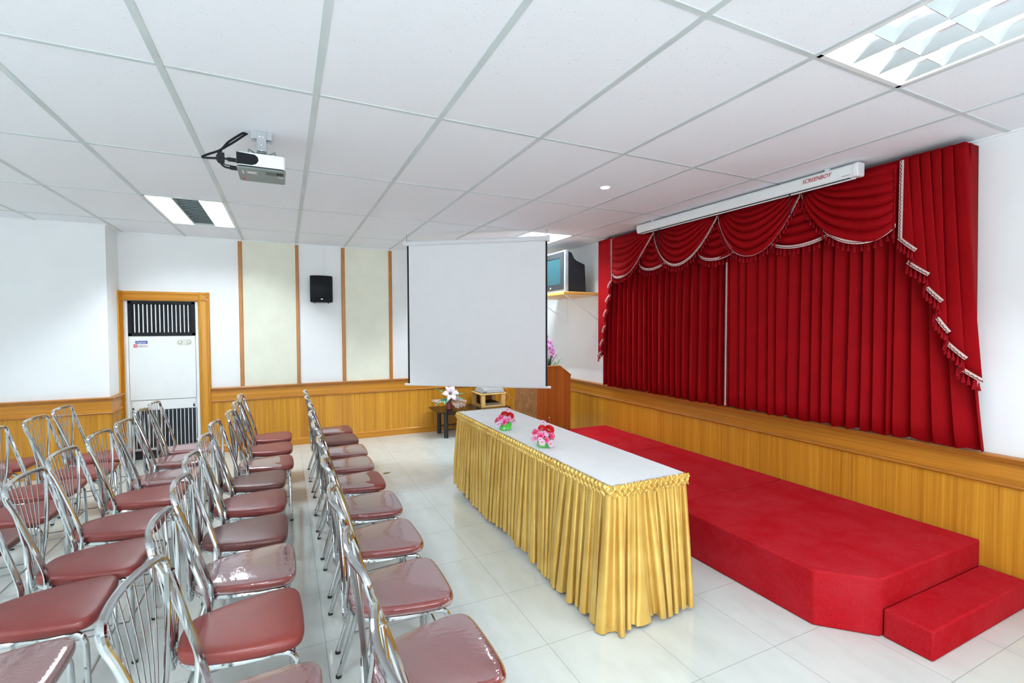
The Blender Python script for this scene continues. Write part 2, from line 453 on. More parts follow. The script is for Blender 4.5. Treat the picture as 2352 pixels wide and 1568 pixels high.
# upright wood strips and cream panels on the far wall
n = 16
SX = [(-.060, -.016), (.588, .626), (1.153, 1.198), (1.784, 1.830)]
for a, b in SX:
    mb = MB(); mb.prism([(a, YB), (a, YB-.016), (a+.006, YB-.022), (b-.006, YB-.022), (b, YB-.016), (b, YB)], 'z', .806, 2.615)
    struct(mb.build('trim_%d' % n, 'wood_cap', smooth=False), 'upright wood strip on the far wall'); n += 1
for a, b in ((SX[0][1], SX[1][0]), (SX[2][1], SX[3][0])):
    struct(MB().box(a, b, YB-.010, YB, .806, 2.618).build('trim_%d' % n, 'wall_cream', smooth=False), 'cream panel between two wood strips'); n += 1
# casing round the air conditioner
cas = [(0, 0), (0, .022), (.014, .030), (.030, .024), (.070, .020), (.086, .028), (.098, .028), (.106, .020), (.106, 0)]   # (across, out)
def casing_leg(x0, sgn, z1, w):
    return MB().prism([(x0+sgn*a*w, YB-o) for a, o in cas], 'z', 0, z1)
mb = casing_leg(AX1+.003, 1, AZ+.107, 1.1)
struct(mb.build('trim_%d' % n, 'veneer', smooth=False), 'right upright of the wood casing'); n += 1
mb = casing_leg(AX0-.003, -1, AZ+.107, .35); mb.box(XP, XP+.014, YB-.085, YB, 0, AZ+.107)
struct(mb.build('trim_%d' % n, 'veneer', smooth=False), 'left upright of the wood casing'); n += 1
mb = MB().prism([(YB-o, AZ+a) for a, o in cas], 'x', XP, AX1+.12)
struct(mb.build('trim_%d' % n, 'veneer_across_x', smooth=False), 'head of the wood casing'); n += 1

# ------------------------------------------------------------------ ceiling lights
def make_troffer(tubes, label, glow='tube_lit', lm='louvre_metal'):
    t = thing('ceiling_light', label, 'ceiling light', (0, 0, H), 0, 'louvred ceiling lights')
    W, L, D = .574, 1.174, .105
    mb = MB(); mb.box(-W/2, W/2, -L/2, L/2, D-.004, D)
    for sx in (-1, 1): mb.box(sx*W/2-.004, sx*W/2+.004, -L/2, L/2, 0, D)
    for sy in (-1, 1): mb.box(-W/2, W/2, sy*L/2-.004, sy*L/2+.004, 0, D)
    mb.build('housing', 'white_enamel', t, False)
    mb = MB()
    for sx in (-1, 1): mb.box(sx*.285-.010, sx*.285+.010, -.595, .595, -.004, .002)
    for sy in (-1, 1): mb.box(-.295, .295, sy*.585-.010, sy*.585+.010, -.004, .002)
    mb.build('rim', 'white_enamel', t, False)
    cw = W/3
    for i in range(4):                                  # mirror-bright V rails between the tube bays
        x = -W/2+cw*i; mb = MB()
        h = .060
        mb.prism([(x-.0012, 0), (x+.0012, 0), (x+.026, h), (x+.020, h), (x, .010), (x-.020, h), (x-.026, h)], 'y', -L/2+.004, L/2-.004)
        mb.build('rail', lm, t, False)
    if not tubes[1]:                                    # the middle bay is a grey slatted grille
        gm = MB(); gm.box(-cw/2+.004, cw/2-.004, -L/2+.006, L/2-.006, .030, .034)
        for sx in (-1, 1): gm.box(sx*(cw/2)-.003, sx*(cw/2)+.003, -L/2+.004, L/2-.004, .001, D-.004)
        gm.build('grille_back', 'slat_grey', t, False)
        for k in range(16):
            y = -L/2+.02+(L-.04)*(k+.5)/16
            MB().box(-cw/2+.005, cw/2-.005, -.026, .026, -.0012, .0012, Matrix.Translation((0, y, .014)) @ Matrix.Rotation(.35, 4, 'X')).build('slat', 'slat_grey', t, False)
    nb = 7
    for k in range(1, nb):                              # V-shaped cross blades
        y = -L/2+L*k/nb
        for xa, xb in (((-W/2+.006, -cw/2-.004), (cw/2+.004, W/2-.006)) if not tubes[1] else ((-W/2+.006, W/2-.006),)): MB().prism([(y-.0008, .006), (y+.0008, .006), (y+.017, .052), (y-.017, .052)], 'x', xa, xb).build('blade', lm, t, False)
    for i in range(3):
        if not tubes[i]: continue
        x = -W/2+cw*(i+.5)
        mb = MB().tube([(x, -L/2+.02, .078), (x, L/2-.02, .078)], .013, 10)
        o = mb.build('lamp_tube', glow if tubes[i] else 'tube_glass_off', t)
    return t
LAB = {'l': 'ceiling light near the air conditioner, its middle bay a grey slatted grille', 'r': 'lit ceiling light partly hidden by the hanging white screen', 'n': 'large louvred ceiling light nearest the curtain wall corner, brightest'}
hid = iter(['ceiling light over the back rows, behind the viewer', 'ceiling light over the left aisle, midway', 'ceiling light over the left aisle, behind the viewer', 'ceiling light by the rear wall, left of the window'])  # unseen fittings, added to brighten the room
full = None
for c, r, k in CELLS:
    if k == 'l': o = make_troffer((1, 0, 1), LAB[k], 'tube_lit_new', 'louvre_satin')
    elif k == 'r': o = make_troffer((1, 1, 1), LAB[k], 'tube_lit_bright', 'louvre_satin')
    elif k == 'n': o = make_troffer((1, 1, 1), LAB[k], 'tube_lit_old')
    elif full is None: full = o = make_troffer((1, 1, 1), next(hid))
    else: o = copy_tree(full); o['label'] = next(hid)
    o.location = (.6*c+.3, 1.2*r+.6, H)
d = thing('downlight', 'small round recessed spotlight glowing in the ceiling before the curtain', 'downlight', (2.735, .642, H))
MB().lathe([(.036, .0), (.048, 0), (.050, -.003), (.046, -.006), (.036, -.005)], 24, cap=False).build('rim', 'white_enamel', d)
MB().lathe([(.001, -.002), (.034, -.002), (.036, 0)], 20, cap=False).build('bulb', 'bulb_lit', d)

# ------------------------------------------------------------------ chairs (facing +x; origin on the floor under the seat)
SEAT = [(-.195, 0), (-.190, .06), (-.172, .105), (-.12, .142), (-.03, .172), (.08, .193), (.150, .196), (.186, .180), (.203, .14), (.208, .07), (.209, 0)]
def seat_outline(k=1.0, n=4):
    half = SEAT; pts = [(x, y, 0) for x, y in half]+[(x, -y, 0) for x, y in half[-2:0:-1]]
    return [(p.x*k+.007*(1-k), p.y*k) for p in spline(pts, n, True)]
def pad(mb, prof, grow=0., wob=0.):
    """Cushion from outline rings; prof: (inset, z) from underside to crown."""
    o = seat_outline(); n = len(o); vs = []
    for ins, z in prof:
        k = 1-ins
        for i, (x, y) in enumerate(o):
            r = 1+grow+(wob*math.sin(i*2.3+z*300)*math.cos(i*.7) if wob else 0)
            cx = .01
            sag = 0
            vs.append((cx+(x-cx)*k*r, y*k*r, z+sag))
    m = len(prof); fs = []
    for j in range(m-1):
        for i in range(n):
            l = (i+1) % n; fs.append((j*n+i, j*n+l, (j+1)*n+l, (j+1)*n+i))
    fs.append(tuple(range(n-1, -1, -1)))
    vs.append((.01, 0, prof[-1][1]+.001)); c = len(vs)-1
    for i in range(n): fs.append(((m-1)*n+i, (m-1)*n+(i+1) % n, c))
    return mb.add(vs, fs)
SPROF = [(.05, .4105), (.012, .412), (0, .418), (-.004, .428), (.004, .438), (.03, .4455), (.09, .450), (.25, .4545), (.5, .4575), (.8, .459)]
TR = .0113
def top_bar_pts():
    half = [(-.209, .178, .770), (-.226, .185, .815), (-.233, .185, .842), (-.239, .173, .861), (-.246, .146, .867), (-.258, .080, .870), (-.264, 0, .870)]
    return half
def make_chair():
    t = thing('banquet_chair', '', 'chair')
    right = top_bar_pts(); path = right+[(x, -y, z) for x, y, z in right[-2::-1]]
    down = [(-.175, .167, .66), (-.142, .161, .55), (-.122, .159, .47), (-.120, .159, .42)]
    full_path = [(x, y, z) for x, y, z in down[::-1]]+path+[(x, -y, z) for x, y, z in down]
    MB().tube(spline(full_path, 5), TR, 10).build('back_frame', 'chrome', t)
    for s in (1, -1):
        lp = [(-.120, s*.159, .424), (-.132, s*.160, .33), (-.168, s*.164, .18), (-.2215, s*.1695, .012)]
        lg = MB().tube(spline(lp, 5), TR, 10).build('leg', 'chrome', t)
        MB().lathe([(.0125, 0), (.0130, .004), (.0128, .010), (.0118, .012)], 10, Matrix.Translation((-.223, s*.1695, 0))).build('foot_cap', 'rubber', lg)
        fp = [(.110, s*.165, .398), (.150, s*.172, .392), (.172, s*.175, .366), (.177, s*.176, .31), (.180, s*.178, .15), (.184, s*.181, .012)]
        fg = MB().tube(spline(fp, 5), TR, 10).build('leg', 'chrome', t)
        MB().lathe([(.0125, 0), (.0130, .004), (.0128, .010), (.0118, .012)], 10, Matrix.Translation((.1845, s*.181, 0))).build('foot_cap', 'rubber', fg)
        MB().tube([(-.168, s*.164, .185), (.180, s*.178, .195)], .0042, 6).build('stretcher', 'wire_steel', t)
    MB().tube([(.181, -.178, .215), (.181, .178, .215)], .0042, 6).build('stretcher', 'wire_steel', t)
    # seat frame: a hoop under the cushion whose ends run into the front legs
    fr = [(.118, .166, .398), (.05, .168, .400), (-.05, .155, .401), (-.13, .125, .401), (-.172, .075, .401), (-.182, 0, .401)]
    MB().tube(spline(fr+[(x, -y, z) for x, y, z in fr[-2::-1]], 5), TR, 10).build('seat_frame', 'chrome', t)
    # inner lyre loop with its narrow U below the seat, and the fanned rods
    lo = [(-.226, .171, .812), (-.214, .136, .70), (-.206, .095, .57), (-.211, .058, .46), (-.211, .044, .39), (-.210, .030, .362), (-.210, 0, .354)]
    MB().tube(spline(lo+[(x, -y, z) for x, y, z in lo[-2::-1]], 5), .0085, 9).build('inner_loop', 'chrome', t)
    for i in range(7):
        y = -.132+.264*i/6; zt = .866-.006*(abs(y)/.13)**2; xt = -.262+.016*(abs(y)/.13)**2
        MB().tube(spline([(xt, y, zt), (-.228, y*.72, .66), (-.212, y*.36, .48), (-.211, y*.19, .372)], 3), .0024, 6).build('spindle', 'wire_steel', t)
    pad(MB(), SPROF).build('seat', 'vinyl_red', t, angle=60)
    return t
chair0 = make_chair()
# torn and whole film covers
def film(lo=-9, hi=9):
    mb = MB(); pad(mb, [(i-.006 if i < .1 else i, z+.0022) for i, z in SPROF], .004, .004)
    keep = []
    for f in mb.f:
        cx = sum(mb.v[i][0] for i in f)/len(f); cy = sum(mb.v[i][1] for i in f)/len(f)
        e = .02*math.sin(cy*60)
        if lo+e <= cx <= hi+e: keep.append(f)
    mb.f = keep
    return mb.build('film_cover', 'clear_film', None, angle=80)
film_full = film(); film_rear = film(-9, .10)
films = {'w': film_full.data, 't': film_rear.data}
for f in (film_full, film_rear): bpy.data.objects.remove(f)
mats = {'r': 'vinyl_red', 'm': 'vinyl_maroon', 'b': 'vinyl_brown'}
seat_proto = [c for c in chair0.children if c.name.startswith('seat') and 'frame' not in c.name][0].data
seat_mesh = {}
for k, mn in mats.items():
    me = seat_proto.copy(); me.name = 'seat'; me.materials.clear(); me.materials.append(M[mn]); seat_mesh[k] = me
ORD = ['first', 'second', 'third', 'fourth', 'fifth', 'sixth', 'seventh', 'eighth', 'ninth', 'tenth']
ROWN = ['row beside the table', 'second row from the table', 'third row from the table', 'fourth row from the table', 'fifth row from the table']
LOOK = {'r': 'red', 'm': 'maroon', 'b': 'brown-red'}
#        x origin, [(y, seat colour, film, turn in degrees)]
ROWS = [
    (.880, [(2.97, 'r', 't', 0), (2.52, 'b', '', 1), (2.02, 'r', 'w', 0), (1.57, 'r', 'w', -1), (1.10, 'r', 't', 0), (.60, 'm', 'w', 0), (.09, 'r', 'w', 1), (-.42, 'r', 'w', 0), (-.92, 'r', 'w', 1), (-1.43, 'r', '', 0)]),  # second seat's brown is a reflection put into its colour
    (.290, [(2.92, 'r', '', 0), (2.42, 'r', '', 0), (1.90, 'r', 't', 1), (1.45, 'b', '', -2), (.97, 'm', '', -1), (.49, 'b', '', 0), (.04, 'r', 'w', 1), (-.43, 'r', '', 2), (-.93, 'r', 'w', -8)]),
    (-.380, [(2.76, 'r', 'w', 0), (2.34, 'r', 'w', 0), (1.82, 'r', 'w', 0), (1.40, 'r', '', -2), (.92, 'm', '', 0), (.44, 'm', '', 0), (.03, 'm', '', 1), (-.44, 'r', 'w', 0)]),
    (-1.02, [(2.78, 'r', '', 0), (2.28, 'r', '', 0), (1.85, 'r', '', 0), (1.37, 'm', '', 0), (.90, 'b', '', 0)]),
    (-1.66, [(2.78, 'r', 't', 0), (2.36, 'r', '', 0)]),
]
first = True
DX = [[.004, .002, .012, -.004, -.004, .002, -.006, -.016, -.006, 0], [0, 0, 0, -.055, -.055, -.05, -.02, -.002, .03], [.005, 0, .015, -.01, -.03, -.005, -.05, -.055], [.01, .02, -.05, 0, -.025], [.015, -.005]]
for ri, (x0, lst) in enumerate(ROWS):
    for ci, (y, col, fl, rz) in enumerate(lst):
        if first: o = chair0; first = False
        else: o = copy_tree(chair0)
        o.location = (x0+DX[ri][ci], y, 0); o.rotation_euler = (0, 0, math.radians(rz))
        for ch in o.children:
            if ch.name.split('.')[0] == 'seat': ch.data = seat_mesh[col]
        state = {'w': 'film-wrapped ', 't': 'half-unwrapped ', '': ''}[fl]
        o['label'] = 'chrome chair, %s%s seat, %s from far wall in %s' % (state, LOOK[col], ORD[ci], ROWN[ri])
        o['group'] = 'chrome banquet chairs in rows'
chairs = [o for o in C.objects if o.get('category') == 'chair']
i = 0
for ri, (x0, lst) in enumerate(ROWS):
    for ci, (y, col, fl, rz) in enumerate(lst):
        o = chairs[i]; i += 1
        if fl:
            c = bpy.data.objects.new('film_cover', films[fl]); C.objects.link(c); c.parent = o
            c['label'] = 'clear plastic film over the seat'

# ------------------------------------------------------------------ carpeted stage and step
def deck(poly, h, label, name='stage_platform', group='red carpeted stage platforms'):
    cx = sum(p[0] for p in poly)/len(poly); cy = sum(p[1] for p in poly)/len(poly)
    o = MB().prism([(x-cx, y-cy) for x, y in poly], 'z', 0, h).build(name, 'carpet_red', None, True, .010, seg=3)
    o.location = (cx, cy, 0); return tag(o, label, 'platform', group)
SX0, SX1, SH = 2.890, 4.122, .290
deck([(SX0, -.930), (3.098, -1.135), (SX1, -1.135), (SX1, .093), (SX0, .093)], SH, 'red carpeted stage platform with a cut-off corner, beside the low step')
deck([(SX0, .100), (SX1, .100), (SX1, 1.326), (SX0, 1.326)], SH, 'red carpeted stage platform in the middle of the three, behind the table')
deck([(SX0, 1.333), (SX1, 1.333), (SX1, 2.495), (SX0, 2.495)], SH, 'red carpeted stage platform nearest the lectern')
deck([(3.112, -1.343), (4.118, -1.343), (4.118, -1.139), (3.112, -1.139)], .143, 'low red carpeted step at the near end of the stage', 'stage_step', None)

# ------------------------------------------------------------------ head table, white cloth, gold skirt
TX0, TX1, TY0, TY1, TZ = 1.925, 2.415, -.505, 1.815, .742
t = thing('folding_table', 'long table hidden under white cloth and gold skirt, a wooden leg showing', 'table', ((TX0+TX1)/2, (TY0+TY1)/2, 0))
MB().box(TX0+.008, TX1-.008, TY0+.008, TY1-.008, TZ-.03, TZ).build('tabletop', 'leg_wood', t, world=True)
for x in (TX0+.035, TX1-.075):
    for y in (TY0+.03, TY1-.07): MB().box(x, x+.04, y, y+.04, 0, TZ-.03).build('leg', 'leg_wood', t, False, world=True)
def cloth_top(u, v):
    x = TX0-.002+(TX1-TX0+.004)*u; y = TY0-.002+(TY1-TY0+.004)*v
    w = .0012*math.sin(7*x+21*y+3*math.sin(5*y))*math.exp(-((y-.5)/.6)**2)+.0005*math.sin(60*x-18*y)
    return (x, y, TZ+.0035+max(-.001, w))
mb = MB().grid(cloth_top, 30, 110)
mb.box(TX1+.001, TX1+.004, TY0, TY1, TZ-.18, TZ+.003); mb.box(TX0-.004, TX0-.001, TY0, TY1, TZ-.03, TZ+.003)
mb.box(TX0, TX1, TY0-.004, TY0-.001, TZ-.03, TZ+.003)
o = mb.build('tablecloth', 'tablecloth_white', None, True)
tag(o, 'smooth white tablecloth covering the long gold-skirted table', 'tablecloth')

sk = thing('table_skirt', 'pleated gold satin skirt with ruched top band round the white-topped table', 'table skirt', ((TX0+TX1)/2, (TY0+TY1)/2, 0))
corners = [(TX1+.012, TY0-.012), (TX0-.012, TY0-.012), (TX0-.012, TY1+.012), (TX1+.012, TY1+.012)]
def rounded_path(step=.0034, r=.02):
    """points (x, y, nx, ny, s) along the three skirted sides with rounded corners"""
    out = []; s = 0.
    segs = []
    a, b, c, d = [Vector(p) for p in corners]
    def line(p, q, n):
        L = (q-p).length; k = max(1, int(L/step))
        for i in range(k): segs.append((p+(q-p)*(i/k), n))
    def arc(cx, cy, a0, a1):
        for i in range(9):
            t_ = a0+(a1-a0)*i/9; segs.append((Vector((cx+r*math.cos(t_), cy+r*math.sin(t_))), Vector((math.cos(t_), math.sin(t_)))))
    line(a, b+Vector((r, 0)), Vector((0, -1))); arc(b.x+r, b.y+r, -PI/2, -PI)
    line(b+Vector((0, r)), c-Vector((0, r)), Vector((-1, 0))); arc(c.x+r, c.y-r, PI, PI/2)
    line(c+Vector((r, 0)), d, Vector((0, 1))); segs.append((d, Vector((0, 1))))
    prev = None
    for p, n in segs:
        if prev is not None: s += (p-prev).length
        prev = p; out.append((p.x, p.y, n.x, n.y, s))
    return out
RP = rounded_path(); LEN = RP[-1][4]
rnd = random.Random(3)
# irregular pleats: each has a width, a depth and a slant
pl = []; s = 0.
while s < LEN:
    w = rnd.uniform(.042, .078); pl.append((s, w, rnd.uniform(.65, 1.3), rnd.uniform(-1, 1), rnd.random())); s += w
def pleat(s, h):
    """(outward, along) offset at arc length s and drop fraction h (0 top, 1 hem)"""
    s2 = s+.055*h*math.sin(s*9.1)*math.sin(s*3.3+1)+.014*h*math.sin(s*23+2)
    k = pl[0]
    for a in pl:
        if a[0] <= s2: k = a
        else: break
    f = max(0., min(1., (s2-k[0])/k[1]))
    wave = .5-.5*math.cos(2*PI*f)
    g = h**.55
    amp = (.014+.040*g)*k[2]*(1-.12*h)
    along = k[1]*((.10+.05*k[2])*math.sin(4*PI*f)*(.5+.5*g)+.10*k[3]*wave*g)
    fine = .0035*math.sin(f*13+k[4]*9+h*4)*h
    return .002+.026*h+amp*(wave-.40)+fine+.010*h*math.sin(s*2.2+.6), along
NV = 26; vs = []; fs = []
for j in range(NV+1):
    h = j/NV
    for x, y, nx, ny, s in RP:
        o_, al = pleat(s, h); tx_, ty_ = -ny, nx
        hem = .030+.014*math.sin(s*5.1)+.006*math.sin(s*37)+ (.012 if s > 1.6 else 0) + .02*max(0, (s-2.2))
        if s < .62: hem = .022+.020*(s/.5)*0+.005*math.sin(s*31)
        hem = max(.006, hem-(.030*math.exp(-((s-.50)/.05)**2)))
        z = TZ-.030-(TZ-.030-hem)*h
        vs.append((x+nx*o_-tx_*al, y+ny*o_-ty_*al, z))
W_ = len(RP)
for j in range(NV):
    for i in range(W_-1): fs.append((j*W_+i, (j+1)*W_+i, (j+1)*W_+i+1, j*W_+i+1))
MB().add(vs, fs).build('skirt', 'gold_satin', sk, True, world=True, angle=70)
# ruched band: crossed gathered ribbons with hollows between
def at_s(s):
    i = min(W_-2, max(0, int(s/LEN*(W_-1))))
    while i > 0 and RP[i][4] > s: i -= 1
    while i < W_-2 and RP[i+1][4] < s: i += 1
    return RP[i]
NS, NZ = int(LEN/.0024), 24; vs = []; fs = []
for j in range(NZ+1):
    v = j/NZ
    for i in range(NS+1):
        s = LEN*i/NS; x, y, nx, ny, _ = at_s(s)
        jig = .25*math.sin(s*41)+.2*math.sin(s*17+2)
        a = s/.038+v*1.15+jig*.3; b = s/.038-v*1.15+jig*.3
        da = abs((a % 1)-.5)*2; db = abs((b % 1)-.5)*2      # 1 on a ribbon's middle line
        ra = max(0., (da-.42)/.58)**.6; rb = max(0., (db-.42)/.58)**.6
        over = .0035*math.sin(2*PI*(a+b)*.5)
        edge = math.sin(PI*min(1, max(0, .06+.88*v)))**.4
        out = .002+(.022*max(ra+over*30*(ra > rb), rb)+.006*min(ra, rb))*edge
        z = TZ-.060+.066*v+.0035*math.sin(2*PI*s/.0215+v*2)*(1 if v in (0., 1.) else .6)*abs(2*v-1)
        vs.append((x+nx*out, y+ny*out, z))
for j in range(NZ):
    for i in range(NS): a = j*(NS+1)+i; fs.append((a, a+NS+1, a+NS+2, a+1))
mb = MB().add(vs, fs)
mb.build('ruched_band', 'gold_satin', sk, True, world=True, angle=75)

# ------------------------------------------------------------------ flower boxes on the table
def rose(mat, n=17, R=.021, seed=0):
    r = random.Random(seed); mb = MB()
    for i in range(n):
        f = i/(n-1); ang = i*2.399+r.uniform(-.2, .2); rad = R*(.14+.80*f); wid = R*(.42+.62*f); hgt = R*(1.15-.30*f); open_ = .12+.75*f
        ca, sa = math.cos(ang), math.sin(ang)
        def petal(u, v, ca=ca, sa=sa, rad=rad, wid=wid, hgt=hgt, open_=open_, f=f):
            a = (u-.5)*2; w = wid*math.sin(PI*(.16+.70*v))
            curl = .35*R*f*max(0, v-.72)/.28
            rr = rad*(.25+.75*v**.7)+open_*R*.32*v*v+curl-.32*rad*a*a*v
            t_ = a*w
            z = hgt*v-(.12*R*f*max(0, v-.7)/.3)-.10*R*a*a*v
            return (rr*ca-t_*sa, rr*sa+t_*ca, z)
        mb.grid(petal, 5, 5)
    return mb
def carnation(R=.030, seed=0):
    r = random.Random(seed); mb = MB()
    for i in range(46):
        zc = 1-2*((i+.5)/46)*.80; ang = i*2.399; d = Vector((math.sqrt(max(0, 1-zc*zc))*math.cos(ang), math.sqrt(max(0, 1-zc*zc))*math.sin(ang), zc*.85))
        side = Vector((-math.sin(ang), math.cos(ang), 0)); up = d.cross(side)
        def petal(u, v, d=d, side=side, up=up, q=r.uniform(0, 6)):
            a = (u-.5)*2
            return d*R*(.45+.55*v)+side*(a*.30*R*(.3+v))+up*(.10*R*math.sin(a*9+q)*v+.06*R*v)
        mb.grid(petal, 6, 3)
    return mb
def daisy(R=.018, n=11):
    mb = MB()
    for i in range(n):
        a = 2*PI*i/n; ca, sa = math.cos(a), math.sin(a)
        def petal(u, v, ca=ca, sa=sa):
            w = (u-.5)*2*R*.20*math.sin(PI*(.12+.80*v)); rr = R*(.12+.88*v); z = .20*R*math.sin(v*2.2)-.04*R*abs(u-.5)
            return (rr*ca-w*sa, rr*sa+w*ca, z)
        mb.grid(petal, 2, 4)
    return mb
def leaf(L, W, curve=.3, fold=.15):
    return MB().grid(lambda u, v: ((u-.5)*2*W*math.sin(PI*min(1, .04+.96*v))**.8*(1-.25*v), L*v, -curve*L*v*v+fold*abs(u-.5)*2*W), 6, 10)
P_rose = rose('rose_pink', seed=1).build('rose', 'rose_pink', None, solid=.0006, angle=80)
P_pale = rose('rose_pale', n=13, R=.018, seed=2).build('rose', 'rose_pale', None, solid=.0006, angle=80)
P_carn = carnation().build('carnation', 'flower_red', None, solid=.0006, angle=80)
P_dais = daisy().build('daisy', 'daisy_lilac', None, solid=.0006, angle=80)
P_eye = MB().ball((0, 0, .003), (.0048, .0048, .004), 8, 5).build('daisy_eye', 'daisy_eye', P_dais)
P_leaf = leaf(.05, .013).build('leaf', 'leaf_green', None, solid=.0006, angle=80)
protos = {'rose': P_rose, 'pale': P_pale, 'carn': P_carn, 'daisy': P_dais, 'leaf': P_leaf}
def place(kind, parent, loc, d, roll=0, sc=1):
    o = copy_tree(protos[kind], parent); o.location = loc
    o.rotation_mode = 'QUATERNION'; o.rotation_quaternion = Vector(d).to_track_quat('Z', 'Y'); o.scale = (sc, sc, sc)
    return o
def flower_box(loc, rz, label, spec):
    t = thing('flower_arrangement', label, 'flower arrangement', loc, rz, 'flower boxes on the white tablecloth')
    def wall(u, v):
        a = 2*PI*u-PI*.75; q = 4.; ca, sa = math.cos(a), math.sin(a)
        e = 1/((abs(ca)**q+abs(sa)**q)**(1/q)); w = 1+.12*v; lip = .010*v*v*(abs(ca*sa)*2)**2
        return (.036*e*ca*w, .027*e*sa*w, .001+.050*v+lip)
    mb = MB().grid(wall, 40, 8, True); mb.box(-.030, .030, -.022, .022, .001, .004)
    mb.build('box', 'green_box', t, True, solid=.0025, angle=50)
    mb = MB().ball((0, 0, .052), (.036, .028, .022), 14, 8); mb.build('foam', 'leaf_dark', t)
    for kind, loc_, d, sc in spec: place(kind, t, loc_, d, 0, sc)
    sm = MB()
    for kind, loc_, d, sc in spec:
        q = Vector(loc_); sm.tube([(q.x*.3, q.y*.3, .045), (q.x*.7, q.y*.7, .05+(q.z-.05)*.6), q], .0016, 5)
    sm.build('stems', 'stem_green', t)
    t.scale = (1.14, 1.14, 1.10)
    return t
SP = [('rose', (-.042, -.014, .086), (-.6, -.4, .7), .85), ('rose', (-.030, -.036, .062), (-.3, -.9, .45), .85), ('pale', (.004, -.036, .074), (.1, -.8, .6), 1.0), ('rose', (-.056, .006, .068), (-.9, .1, .5), .75), ('daisy', (-.016, -.030, .094), (-.1, -.7, .7), .8), ('daisy', (-.050, -.036, .072), (-.6, -.8, .4), .8), ('daisy', (.036, -.034, .060), (.4, -.9, .3), .85),
      ('carn', (-.004, .004, .108), (-.15, -.25, 1), .85), ('carn', (.030, -.014, .098), (.3, -.5, .8), .9),
      ('daisy', (-.068, -.034, .052), (-.8, -.6, .1), 1.15), ('daisy', (.052, -.026, .066), (.6, -.7, .4), 1.25), ('daisy', (-.012, -.020, .092), (-.1, -.5, .9), 1.0), ('daisy', (.030, .026, .136), (.1, -.8, .7), 1.0), ('daisy', (.062, -.006, .056), (.9, -.3, .3), 1.0),
      ('leaf', (.030, -.006, .058), (.2, -.6, .4), 1), ('leaf', (-.03, .02, .06), (-.3, .5, .5), 1), ('leaf', (.02, .03, .07), (.3, .6, .4), .9)]
SP2 = [('rose', (-.058, .006, .088), (-.7, -.2, .7), .8), ('pale', (-.076, -.014, .062), (-.9, -.4, .3), .85), ('rose', (-.044, -.022, .070), (-.5, -.7, .6), .8), ('rose', (.014, -.038, .064), (.2, -.85, .5), .9), ('rose', (-.022, -.044, .050), (-.2, -.95, .3), .65), ('daisy', (-.058, -.036, .056), (-.6, -.8, .3), .9), ('daisy', (-.014, -.036, .078), (-.1, -.8, .6), .9), ('daisy', (.038, -.036, .052), (.4, -.9, .3), .9),
       ('carn', (-.010, .008, .108), (-.2, -.2, 1), .8), ('carn', (.030, -.010, .100), (.25, -.5, .85), 1.0),
       ('daisy', (-.036, .000, .094), (-.2, -.4, .9), 1.2), ('daisy', (-.002, -.020, .086), (0, -.6, .8), 1.2), ('daisy', (-.052, -.044, .040), (-.5, -.8, .2), 1.2), ('daisy', (.000, -.056, .026), (.1, -.98, .25), 1.35), ('daisy', (.050, -.022, .068), (.6, -.6, .5), 1.3), ('daisy', (.064, .004, .056), (.9, -.2, .4), 1.1), ('daisy', (.014, .026, .138), (.0, -.6, .8), 1.15),
       ('leaf', (.036, .006, .056), (.6, .1, .6), 1), ('leaf', (-.03, .02, .06), (-.3, .5, .5), 1), ('leaf', (.02, -.02, .05), (.3, -.6, .4), .8)]
flower_box((1.988, .905, TZ+.0045), .06, 'green box of pink roses and red carnations, farther along the white tablecloth', SP)
flower_box((2.008, .325, TZ+.0045), .16, 'green box of roses and lilac daisies, nearer the front of the white tablecloth', SP2)
for o in list(protos.values()):
    for ch in list(o.children): bpy.data.objects.remove(ch)
    bpy.data.objects.remove(o)

o = leaf(.085, .020, .05, .1).build('leaf', 'dry_leaf', None, True, solid=.001)
o.location = (1.36, 2.63, .004); o.rotation_euler = (0, 0, -1.35)
tag(o, 'olive-brown dry leaf lying on the floor beside the fifth wrapped chair', 'leaf')

# ------------------------------------------------------------------ red stage curtain
cu = thing('stage_curtain', 'red pleated stage curtain with swags, tails and tasselled cream trim', 'curtain', (4.03, .70, .80))
rnd = random.Random(11)
def drape(y_marks, z0, z1, depth, x_base, flare=None, rows=14):
    """y_marks: pleat edges from one side to the other."""
    pts = []
    for a, b in zip(y_marks[:-1], y_marks[1:]):
        k = rnd.uniform(.8, 1.2)
        for f, d in ((0, 0), (.10, .10), (.35, .30), (.62, .60), (.80, .95), (.90, 1.0), (.965, .62)):
            pts.append((a+(b-a)*f, d*k))
    pts.append((y_marks[-1], 0)); n = len(pts); vs = []; fs = []
    for j in range(rows+1):
        h = j/rows; z = z1+(z0-z1)*h
        for i, (y, d) in enumerate(pts):
            yy = y+.006*math.sin(y*17+h*2.1)*h
            if flare: yy = flare(yy, h)
            zz = z+(.006*math.sin(y*61)+.004*math.sin(y*23+1) if j == rows else 0)
            vs.append((x_base+depth*d*(1-.12*h)-.006*math.sin(h*2.4+y*5), yy, zz))
    for j in range(rows):
        for i in range(n-1): fs.append((j*n+i, j*n+i+1, (j+1)*n+i+1, (j+1)*n+i))
    return MB().add(vs, fs)
CY = .60
left_marks = [CY]+[.663, .755, .883, .996, 1.091, 1.189, 1.273, 1.352, 1.432, 1.544, 1.620, 1.689, 1.770, 1.864, 1.971, 2.049, 2.140, 2.245, 2.330, 2.425]
right_marks = [CY-.01]+[.564, .455, .381, .270, .183, .108, .001, -.092, -.174, -.252, -.335, -.435, -.517, -.589, -.676, -.715, -.80, -.885, -.97, -1.075]
drape(left_marks, .815, 2.60, .062, 4.040).build('drape', 'curtain_red', cu, True, world=True, solid=.002, angle=50)
